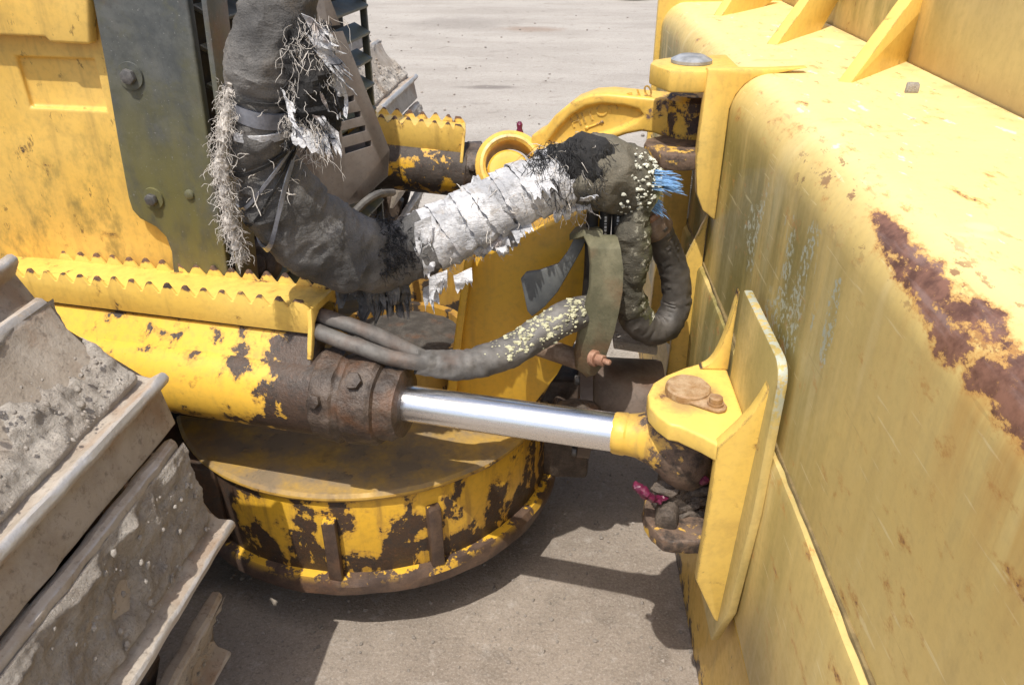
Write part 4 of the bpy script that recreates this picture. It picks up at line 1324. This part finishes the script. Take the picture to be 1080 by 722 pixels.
o = bpy.data.objects.new('track_light_blocker', g.mesh('track_light_blocker', (0, 0, 0), M['dark_soil'])); COL.objects.link(o); o.parent = tr
# mud bridging the gap between two shoes
g = MB()
rnd = random.Random(4)
for i in range(170):
    y = -.62 + .56 * rnd.random()
    hole = mnoise.noise(V((y * 9, 3.3, 0)))
    if hole > .05: continue
    f = rnd.random() * .85
    c = V((-.700 + 1.0 + .065 * f - .004, y, .815 - .075 * f))
    g.ball(c - V((.006, 0, .004)), .004 + .014 * rnd.random() ** 1.6, (1, 1.5, 1), 2, .008, 60)
o = bpy.data.objects.new('packed_mud', g.mesh('packed_mud', (0, 0, 0), M['soil'], 60)); COL.objects.link(o); o.parent = tr; o['kind'] = 'stuff'

tgt = P(398, 113, z=.84)
ft = tr.copy(); COL.objects.link(ft)
ft['label'] = 'far crawler track, brown shoes seen past the louvred guard and worn cylinder'
for ch in list(tr.children):
    c2 = ch.copy(); COL.objects.link(c2); c2.parent = ft
    for gc in ch.children:
        d2 = gc.copy(); COL.objects.link(d2); d2.parent = c2
loc_tip = V((-.653 + 1.0, -.60, 0)); loc_tip.rotate(Matrix.Rotation(TROT, 3, 'Z'))
ft.location = (tgt.x - loc_tip.x, tgt.y - loc_tip.y, 0)

# ------------------------------------------------------------------ wrapped hose bundle
hb = thing('wrapped_hose_bundle', 'thick hose bundle in torn black fabric and ragged white tape, looping across the middle', 'hose bundle', (-0.2, 1.45, 0.95))
S1 = [P(300, -70, y=1.30), P(294, 0, y=1.27), P(284, 60, y=1.26), (P(276, 116, y=1.27)), P(278, 168, y=1.29), P(298, 213, y=1.31), P(335, 250, y=1.35), P(375, 268, y=1.39), P(412, 270, y=1.43), P(450, 255, y=1.46)]
R1 = [.050, .053, .054, .050, .052, .066, .073, .070, .062, .058]
g = MB(); g.tube(S1, R1, 72, .005, .012, 11, .0055, 34, seed=2)
slv = part('fabric_sleeve', g, M['sleeve'], hb)
S2 = [P(432, 262, y=1.445), P(455, 252, y=1.465), P(490, 235, y=1.485), P(525, 217, y=1.50), P(560, 199, y=1.515), P(595, 186, y=1.53), P(615, 182, y=1.54)]
g = MB(); g.tube(S2, [.046, .056, .056, .054, .054, .055, .052], 56, .005, .013, 16, .004, 50, seed=7)
wr = part('white_wrap', g, M['wrap'], hb, 'ragged white tape wound around the sleeve')
S3 = [P(588, 188, y=1.53), P(612, 182, y=1.535), P(640, 184, y=1.54), P(664, 192, y=1.545), P(688, 204, y=1.55)]
g = MB(); g.tube(S3, [.054, .064, .066, .061, .045], 56, .005, .012, 14, .004, 44, seed=12)
part('end_sleeve', g, M['sleeve_olive'], hb, 'mossy dark sleeve end')


def around(path, rad, t, ang, out=0.0):
    pts, rr = spline([V(p) for p in path], rad, .01)
    f = min(len(pts) - 2.001, max(1.0, t * (len(pts) - 1)))
    i = int(f); f -= i
    c = pts[i].lerp(pts[i + 1], f); r = rr[i] * (1 - f) + rr[i + 1] * f
    tg_ = ((pts[i + 1] - pts[i - 1]) * (1 - f) + (pts[min(i + 2, len(pts) - 1)] - pts[i]) * f).normalized()
    tc = (EYE - c).normalized(); a = (tc - tg_ * tc.dot(tg_)).normalized(); b = tg_.cross(a)
    dv = a * math.cos(ang) + b * math.sin(ang)
    return c + dv * (r + out), dv, tg_


# loose white threads, ragged tails of tape
g = MB()
rnd = random.Random(21)
R2 = [.046, .056, .056, .054, .054, .055, .052]
for i in range(260):
    t = rnd.uniform(.02, .98); an = rnd.uniform(-2.0, 2.0)
    q, dv, tg_ = around(S2, R2, t, an, -.002)
    threads(g, q, dv * .35 + tg_.cross(dv) * rnd.choice((-1, 1)) + tg_ * rnd.uniform(-.4, .4), rnd.uniform(.015, .05), 1, .0007, .002, .6, .5, i, 7)
for i in range(40):                                # threads hanging under the wrap
    t = rnd.uniform(.05, 1.0)
    q, dv, tg_ = around(S2, R2, t, rnd.uniform(.9, 1.9) * -1, -.004)
    if q.z > around(S2, R2, t, 0)[0].z: q = around(S2, R2, t, 1.4)[0]
    threads(g, q, V((.2, -.1, -1)), rnd.uniform(.015, .055), 3, .0005, .004, .5, .4, 300 + i, 7)
for i in range(22):                                # ring of torn threads at the right edge
    q, dv, tg_ = around(S2, R2, rnd.uniform(.86, 1.0), rnd.uniform(-2, 2), .004)
    threads(g, q, tg_.cross(dv) + dv * .05, .07, 3, .0005, .006, .5, .3, 500 + i, 8)
part('white_threads', g, M['thread'], wr, kind='stuff')
g = MB()
for i in range(8):
    t = rnd.uniform(0, .97); q, dv, tg_ = around(S2, R2, t, -1.35 + rnd.uniform(-.3, .3), -.004)
    if dv.z > 0: q, dv, tg_ = around(S2, R2, t, 1.35 + rnd.uniform(-.3, .3), -.004)
    rag(g, q, tg_ * rnd.uniform(.04, .085), V((rnd.uniform(-.2, .3), rnd.uniform(-.35, .0), -1)) * rnd.uniform(.02, .05), i, 18, 12, .022, .5)
for i in range(4):
    t = rnd.uniform(.03, .97); q, dv, tg_ = around(S2, R2, t, rnd.uniform(-1.2, 1.2), .001)
    rag(g, q, tg_ * rnd.uniform(.02, .05), (tg_.cross(dv) * rnd.choice((-1, 1)) + dv * .15) * rnd.uniform(.03, .07), 40 + i, 9, 9, .014, .55)
for (a, b, yy, w_, l_) in ((446, 262, 1.395, .022, .07), (437, 235, 1.40, .03, .075), (452, 292, 1.40, .035, .06), (447, 304, 1.40, .03, .06), (478, 290, 1.40, .035, .04)):
    q = P(a, b, y=yy); rag(g, q, V((w_, .01, .012)), V((-.012, -.02, -1)) * l_, a + b, 10, 12, .016, .5)
part('torn_tape', g, M['wrap'], wr, kind='stuff')
# the bandage itself: overlapping turns of tape
for kx in range(2):
    g = MB(); rings = []
    turns, n = 7.5, 620
    for i in range(n + 1):
        f = i / n
        an = 2 * math.pi * turns * f + kx * 2.0
        t = .02 + .93 * f + .02 * math.sin(f * 23 + kx) + .018 * mnoise.noise(V((f * 9, kx * 4, 1)))
        q, dv, tg_ = around(S2, R2, t, an, .0065 + .003 * mnoise.noise(V((f * 60, kx, 0))) + kx * .0015)
        wd = (.026 if kx == 0 else .015) * (1 + .35 * mnoise.noise(V((f * 40, 3 + kx, 0))))
        e1 = .004 * mnoise.noise(V((f * 220, 7, kx))); e2 = .004 * mnoise.noise(V((f * 220, 17, kx)))
        lf = .0016
        rings.append([q - tg_ * (wd / 2 + e1) + dv * lf, q, q + tg_ * (wd / 2 + e2) - dv * .002, q + tg_ * (wd / 2 + e2) - dv * .0045, q - dv * .0025, q - tg_ * (wd / 2 + e1) + dv * (lf - .0025)])
    g.rings(rings, True)
    part('bandage', g, M['wrap'], wr)
# black webbing: band where the tape starts on the right, char along the upper bend, mesh at the middle bottom
g = MB()
g.tube([P(560, 196, y=1.520), P(590, 182, y=1.525), P(620, 174, y=1.53), P(640, 176, y=1.535)], [.030, .050, .058, .045], 40, .005, .010, 26, .005, 80, seed=31)
part('black_webbing', g, M['char'], hb)
g = MB()
for i in range(230):
    q, dv, tg_ = around([P(560, 190, y=1.52), P(595, 174, y=1.525), P(636, 178, y=1.53)], [.052, .054, .056], rnd.random(), rnd.uniform(-1.2, 1.2), .0)
    threads(g, q, tg_.cross(dv) + tg_ * .6, .05, 2, .0006, .004, .5, .5, 700 + i, 9)
for i in range(130):
    t = rnd.uniform(.82, .97); q, dv, tg_ = around(S1, R1, t, rnd.uniform(-1.7, .4), .004)
    threads(g, q, tg_ * rnd.uniform(-1, 1) + tg_.cross(dv), .030, 3, .0007, .005, .7, .3, 900 + i, 9)
part('black_fibres', g, M['black_thread'], hb, kind='stuff')
# torn right flank of the upright length
g = MB()
fl = [P(312, 12, y=1.25), P(322, 50, y=1.235), P(330, 90, y=1.235), P(337, 125, y=1.24), P(334, 152, y=1.26)]
g.tube(fl, [.010, .030, .034, .030, .014], 30, .005, .016, 24, .006, 70, seed=44)
tf = part('torn_flank', g, M['char'], hb)
g = MB()
for (a, b, du_, dv_, sd_, rg_) in ((318, 14, (.015, 0, -.040), (.050, -.01, -.020), 1, .6), (322, 34, (.02, 0, -.035), (.055, 0, -.045), 2, .55), (328, 50, (.03, -.005, -.035), (.040, .0, -.035), 3, .3),
                             (338, 66, (.028, .01, -.015), (.004, .01, -.075), 5, .35), (316, 62, (.02, -.005, -.03), (.028, -.015, -.055), 6, .6), (322, 100, (.03, -.01, -.03), (.025, -.015, -.05), 7, .5),
                             (334, 118, (.03, 0, -.03), (.004, -.015, -.045), 8, .5), (296, 92, (.012, -.01, -.04), (.03, -.02, -.03), 9, .6), (308, 132, (.055, -.005, -.012), (.008, -.02, -.034), 11, .4)):
    rag(g, P(a, b, y=1.212), du_, dv_, sd_, 16, 16, .014, rg_)
part('torn_cloth', g, M['wrap'], tf, kind='stuff')
g = MB()
for i in range(70):
    q = P(rnd.uniform(300, 350), rnd.uniform(20, 160), y=rnd.uniform(1.19, 1.23)); threads(g, q, (rnd.uniform(-.2, 1), -.1, -.7), rnd.uniform(.02, .06), 5, .0004, .005, .6, .6, 1200 + i, 9)
part('pale_threads', g, M['thread'], tf, kind='stuff')
g = MB()
for i in range(90):
    q = P(rnd.uniform(300, 348), rnd.uniform(14, 155), y=rnd.uniform(1.195, 1.23)); threads(g, q, (rnd.uniform(-.5, .8), -.1, -.7), rnd.uniform(.02, .045), 3, .0007, .004, .6, .5, 1500 + i, 9)
part('dark_threads', g, M['black_thread'], tf, kind='stuff')
# rope of pale threads hanging down the left edge
g = MB()
rp = [P(243, 88, y=1.22), P(238, 130, y=1.22), P(232, 165, y=1.225), P(238, 205, y=1.23), P(243, 240, y=1.24), P(256, 272, y=1.25)]
g.tube(rp, [.002, .005, .007, .006, .007, .002], 14, .003, .007, 70, .003, 90, seed=3)
for i in range(190):
    t = rnd.random(); q, dv, tg_ = around(rp, [.006] * 6, t, rnd.uniform(0, 6.28), .001)
    threads(g, q, tg_ + dv * .25, .032, 5, .0004, .004, .7, .5, 1800 + i, 9)
part('thread_rope', g, M['thread'], hb)
# ties and bands round the upright length
def band(name, t, wdt, mat, out, tilt=0.0, seed=0, a0=-2.6, a1=2.6):
    pts, rr = spline([V(p) for p in S1], R1, .01)
    g = MB(); rings = []
    n = 40
    for i in range(n + 1):
        an = a0 + (a1 - a0) * i / n
        tt = t + tilt * math.sin(an) / len(pts)
        q, dv, tg_ = around(S1, R1, max(0.01, min(.99, tt)), an, out)
        f = .002 * mnoise.noise(q * 30 + V((seed, 0, 0)))
        q = q + tg_ * (tilt * .01 * math.sin(an))
        rings.append([q - tg_ * wdt / 2 + dv * f, q + tg_ * wdt / 2 + dv * f, q + tg_ * wdt / 2 + dv * (f - .004), q - tg_ * wdt / 2 + dv * (f - .004)])
    g.rings(rings, True)
    return part(name, g, mat, slv)
band('tape_band', .335, .026, M['tape'], .007, 0, 1)
band('white_band', .372, .014, M['wrap'], .009, .5, 2, -1.25, .75)
band('fabric_fold', .235, .006, M['sleeve'], .009, 1.0, 5)
band('dark_seam', .300, .005, M['char'], .009, 0.6, 6)
band('dark_seam', .43, .006, M['char'], .010, 1.5, 7)
band('cable_tie', .465, .007, M['tape'], .010, 3.0, 3)
band('dark_seam', .495, .005, M['char'], .010, 3.0, 8)
band('cable_tie', .525, .011, M['tape'], .010, 4.0, 4)
g = MB()
for i in range(60):
    t = rnd.uniform(.31, .52); q, dv, tg_ = around(S1, R1, t, rnd.uniform(-1.7, 1.7), .003)
    threads(g, q, tg_.cross(dv) * rnd.choice((-1, 1)) + tg_ * rnd.uniform(-.6, .6), rnd.uniform(.03, .07), 1, .0007, .002, .4, .1, 2100 + i, 8)
part('stray_threads', g, M['thread'], slv, kind='stuff')
# hanging scraps below the bend
g = MB()
for (a, b, w_, l_, sd_) in ((352, 292, .07, .06, 1), (372, 296, .06, .085, 2), (395, 300, .05, .06, 3), (410, 300, .04, .075, 4), (388, 312, .04, .05, 8)):
    rag(g, P(a, b, y=1.40), V((w_, .0, .0)), V((.02, .02, -1)) * l_, sd_, 12, 12, .03, .6, .003)
part('hanging_scrap', g, M['sleeve'], slv, kind='stuff')
# blue fibres sprouting from the open end
g = MB()
for i in range(150):
    q = P(686 + rnd.gauss(0, 2), 190 + rnd.gauss(0, 4.5), y=1.53 + rnd.gauss(0, .010)); threads(g, q, (1, -.12, -.05 + rnd.gauss(0, .06)), .056, 1, .0008, .002, .08, .04, 2500 + i, 5)
for i in range(36):
    q = P(687 + rnd.gauss(0, 2), 212 + rnd.gauss(0, 4), y=1.53); threads(g, q, (.8, -.1, -.5), .035, 1, .0009, .002, .1, .1, 2800 + i, 4)
part('blue_fibres', g, M['blue_thread'], hb, kind='stuff')
g = MB()
for i in range(130):
    q, dv, tg_ = around(S3, [.054, .064, .066, .061, .045], rnd.uniform(.62, .99), rnd.uniform(-1.5, 1.5), .004)
    r = .0008 + .0028 * rnd.random() ** 2; g.ball(q - dv * r * .9, r, (1.5, 1.3, 1.1), 2, r * .9, .9 / r)
part('lichen', g, M['moss'], hb, kind='stuff')

# ------------------------------------------------------------------ lichen-covered hose from the guard
lh = thing('hydraulic_hose', 'grey hose sleeve crusted with cream lichen, running above the chrome rod', 'hose', (-0.2, 1.35, 0.8))
for pa in ([P(333, 331, y=1.365), P(345, 335, y=1.355), P(380, 347, y=1.335), (P(415, 362, y=1.33)), P(455, 381, y=1.335), P(480, 384, y=1.35)],
           [P(334, 349, y=1.335), P(346, 354, y=1.32), P(380, 366, y=1.295), (P(415, 378, y=1.297)), P(455, 383, y=1.31), P(480, 382, y=1.335)]):
    g = MB(); g.tube(pa, [.0155] * 6, 20, .008, .0012, 30); part('hose', g, M['hose_grey'], lh)
SL = [P(440, 381, y=1.31), P(470, 385, y=1.325), P(505, 382, y=1.345), P(540, 369, y=1.38), P(575, 348, y=1.42), P(600, 334, y=1.45), P(618, 327, y=1.50)]
RL = [.022, .027, .030, .031, .032, .033, .030]
g = MB(); g.tube(SL, RL, 40, .005, .004, 22, .002, 50, seed=5); sl = part('outer_sleeve', g, M['hose_grey'], lh)
g = MB()
rnd = random.Random(77)
for i in range(620):
    t = min(.99, max(.30, rnd.gauss(.70, .14))); an = rnd.gauss(-.25, .75)
    q, dv, tg_ = around(SL, RL, t, an, .0005)
    if dv.z < 0.1 and rnd.random() < .8: continue
    r = .0010 + .0042 * rnd.random() ** 2.6
    g.ball(q - dv * r * .3, r, (1.4, 1.2, .8), 1, r * .8, .7 / r)
part('lichen', g, M['lichen'], sl, kind='stuff')

# ------------------------------------------------------------------ curved olive hose guard
og = thing('hose_guide', 'curved olive plate bracket with rusty bolt guarding the hoses', 'bracket', P(630, 320, y=1.47))
OY = 1.46
lft = [(616, 249), (622, 262), (624, 282), (623, 305), (617, 330), (611, 352), (607, 375), (609, 390), (619, 398)]
rgt = [(652, 250), (655, 262), (658, 285), (657, 308), (653, 330), (648, 352), (641, 372), (636, 386), (628, 396)]
g = MB()
rings = []
for (a, b), (c2, d2), by in zip(lft, rgt, (0.03, .0, -.012, -.016, -.014, -.008, .0, .006, .01)):
    l_, r2 = P(a, b, y=OY + by), P(c2, d2, y=OY + by - .025)
    bk_ = V((-.3, .95, .0)) * .014
    rings.append([l_, r2, r2 + bk_, l_ + bk_])
g.rings(rings, True); g.bevel(.002, 2); pl_o = part('guide_plate', g, M['olive_plate'], og)
g = MB(); a, b, c2, d2 = P(616, 249, y=OY + .03), P(636, 250, y=OY + .018), P(632, 246, y=OY + .06), P(606, 246, y=OY + .08)
g.plate([a, b, c2, P(622, 240, y=OY + .09), d2, P(600, 254, y=OY + .06)], (0.0, 0.01, .010)); g.bevel(.002); part('top_lip', g, M['olive_plate'], og)
g = MB()
wp = [(549, 294), (554, 288), (568, 286), (588, 279), (598, 266), (606, 250), (620, 248), (612, 266), (603, 282), (588, 308), (574, 324), (561, 334), (556, 328)]
g.plate([P(a, b, y=OY + .05 + (a - 549) * .0004) for a, b in wp], (0.003, .012, 0)); g.bevel(.002); part('side_wing', g, M['blue_plate'], og)
c = P(628, 378, y=OY - .026); nb = V((.75, -.62, .12)).normalized()
g = MB(); g.lathe(c - nb * .01, c + nb, [(0, .017), (.013, .017), (.014, .011)], 24); hexbolt(g, c + nb * .004, nb, .0125, .018); g.lathe(c + nb * .02, c + nb, [(0, .006), (.016, .006), (.018, .004)], 14); g.bevel(.001, 1); part('bolt', g, M['rust_bolt'], og)

# ------------------------------------------------------------------ hoses between bundle and blade
dh = thing('looping_hose', 'dark ribbed hose looping below the mossy sleeve end in front of the blade', 'hose', P(690, 300, y=1.6))
g = MB(); g.tube([P(690, 236, y=1.58), P(702, 262, y=1.60), P(712, 290, y=1.61), P(713, 320, y=1.61), P(702, 343, y=1.59), P(685, 347, y=1.57), P(670, 335, y=1.55), P(664, 312, y=1.54)], [.030, .029, .030, .031, .032, .033, .032, .026], 28, .006, .002, 30, .003, 120)
part('black_hose', g, M['hose'], dh)
g = MB(); g.tube([P(672, 215, y=1.53), P(668, 245, y=1.525), P(667, 275, y=1.525), P(664, 300, y=1.53), P(667, 325, y=1.545), P(676, 338, y=1.555)], [.024, .030, .031, .026, .034, .030], 32, .006, .008, 18, .004, 60, seed=9)
part('olive_sleeve', g, M['sleeve_olive'], dh)
cf = thing('hose_fitting', 'tan rusty hose coupling under the blue fibres', 'hose fitting', P(692, 235, y=1.58))
g = MB(); a, b = P(683, 226, y=1.575), P(697, 252, y=1.59); dcp = (b - a).normalized(); g.lathe(a - dcp * .03, b, [(0, .026), (.03, .030), (.04, .036), (.075, .036), (.082, .030), (.095, .028)], 32, rough=.003); part('coupling', g, M['clamp'], cf)
g = MB(); c = a - dcp * .012; g.lathe(c, c + dcp, [(0, .034), (.006, .036), (.012, .034)], 32); part('rubber_ring', g, M['rust_bolt'], cf)
for i, (xa_, xb_, yy) in enumerate(((625, 622, 1.53), (639, 636, 1.535), (652, 650, 1.54))):
    h_ = thing('pressure_hose', ('leftmost of three upright black hoses behind the olive plate', 'middle of three upright black hoses behind the olive plate', 'rightmost of three upright black hoses behind the olive plate, with white print')[i], 'hose', P(xa_, 240, y=yy + .03), 'upright black hoses behind the olive plate')
    g = MB(); g.tube([P(xa_, 200, y=yy), P(xa_, 225, y=yy + .01), P((xa_ + xb_) / 2, 250, y=yy + .012), P(xb_, 285, y=yy + .025), P(xb_ - 4, 330, y=yy + .06)], .0125, 18, .01); part('hose_cover', g, M['rubber'], h_)
    if i > 0:
        g = MB()
        for j in range(7):
            q = P(xa_ - j * .1, 226 + j * 3.4, y=yy + .0105 - .0125); g.box(q, (.0045, .001, .005 if j % 3 else .002))
        part('printed_marks', g, M['print'], h_)

# ------------------------------------------------------------------ far yard: a tyre at the very top edge of the picture
c = P(668, 1, z=0)
ty_ = thing('old_tyre', 'dark tyre lying on the pale yard at the top edge', 'tyre', (c.x, c.y + .38, 0))
g = MB(); o = V((c.x, c.y + .38, 0)); g.lathe(o, o + UZ, [(.03, .22), (.0, .30), (.01, .36), (.06, .40), (.14, .40), (.19, .36), (.20, .30), (.17, .22), (.03, .22)], 48, caps=False); part('tread', g, M['rubber'], ty_)
g = MB(); g.lathe(o + UZ * .06, o + UZ, [(0, .215), (.03, .20), (.03, .06), (.08, .06)], 40); part('rim', g, M['bolt'], ty_)
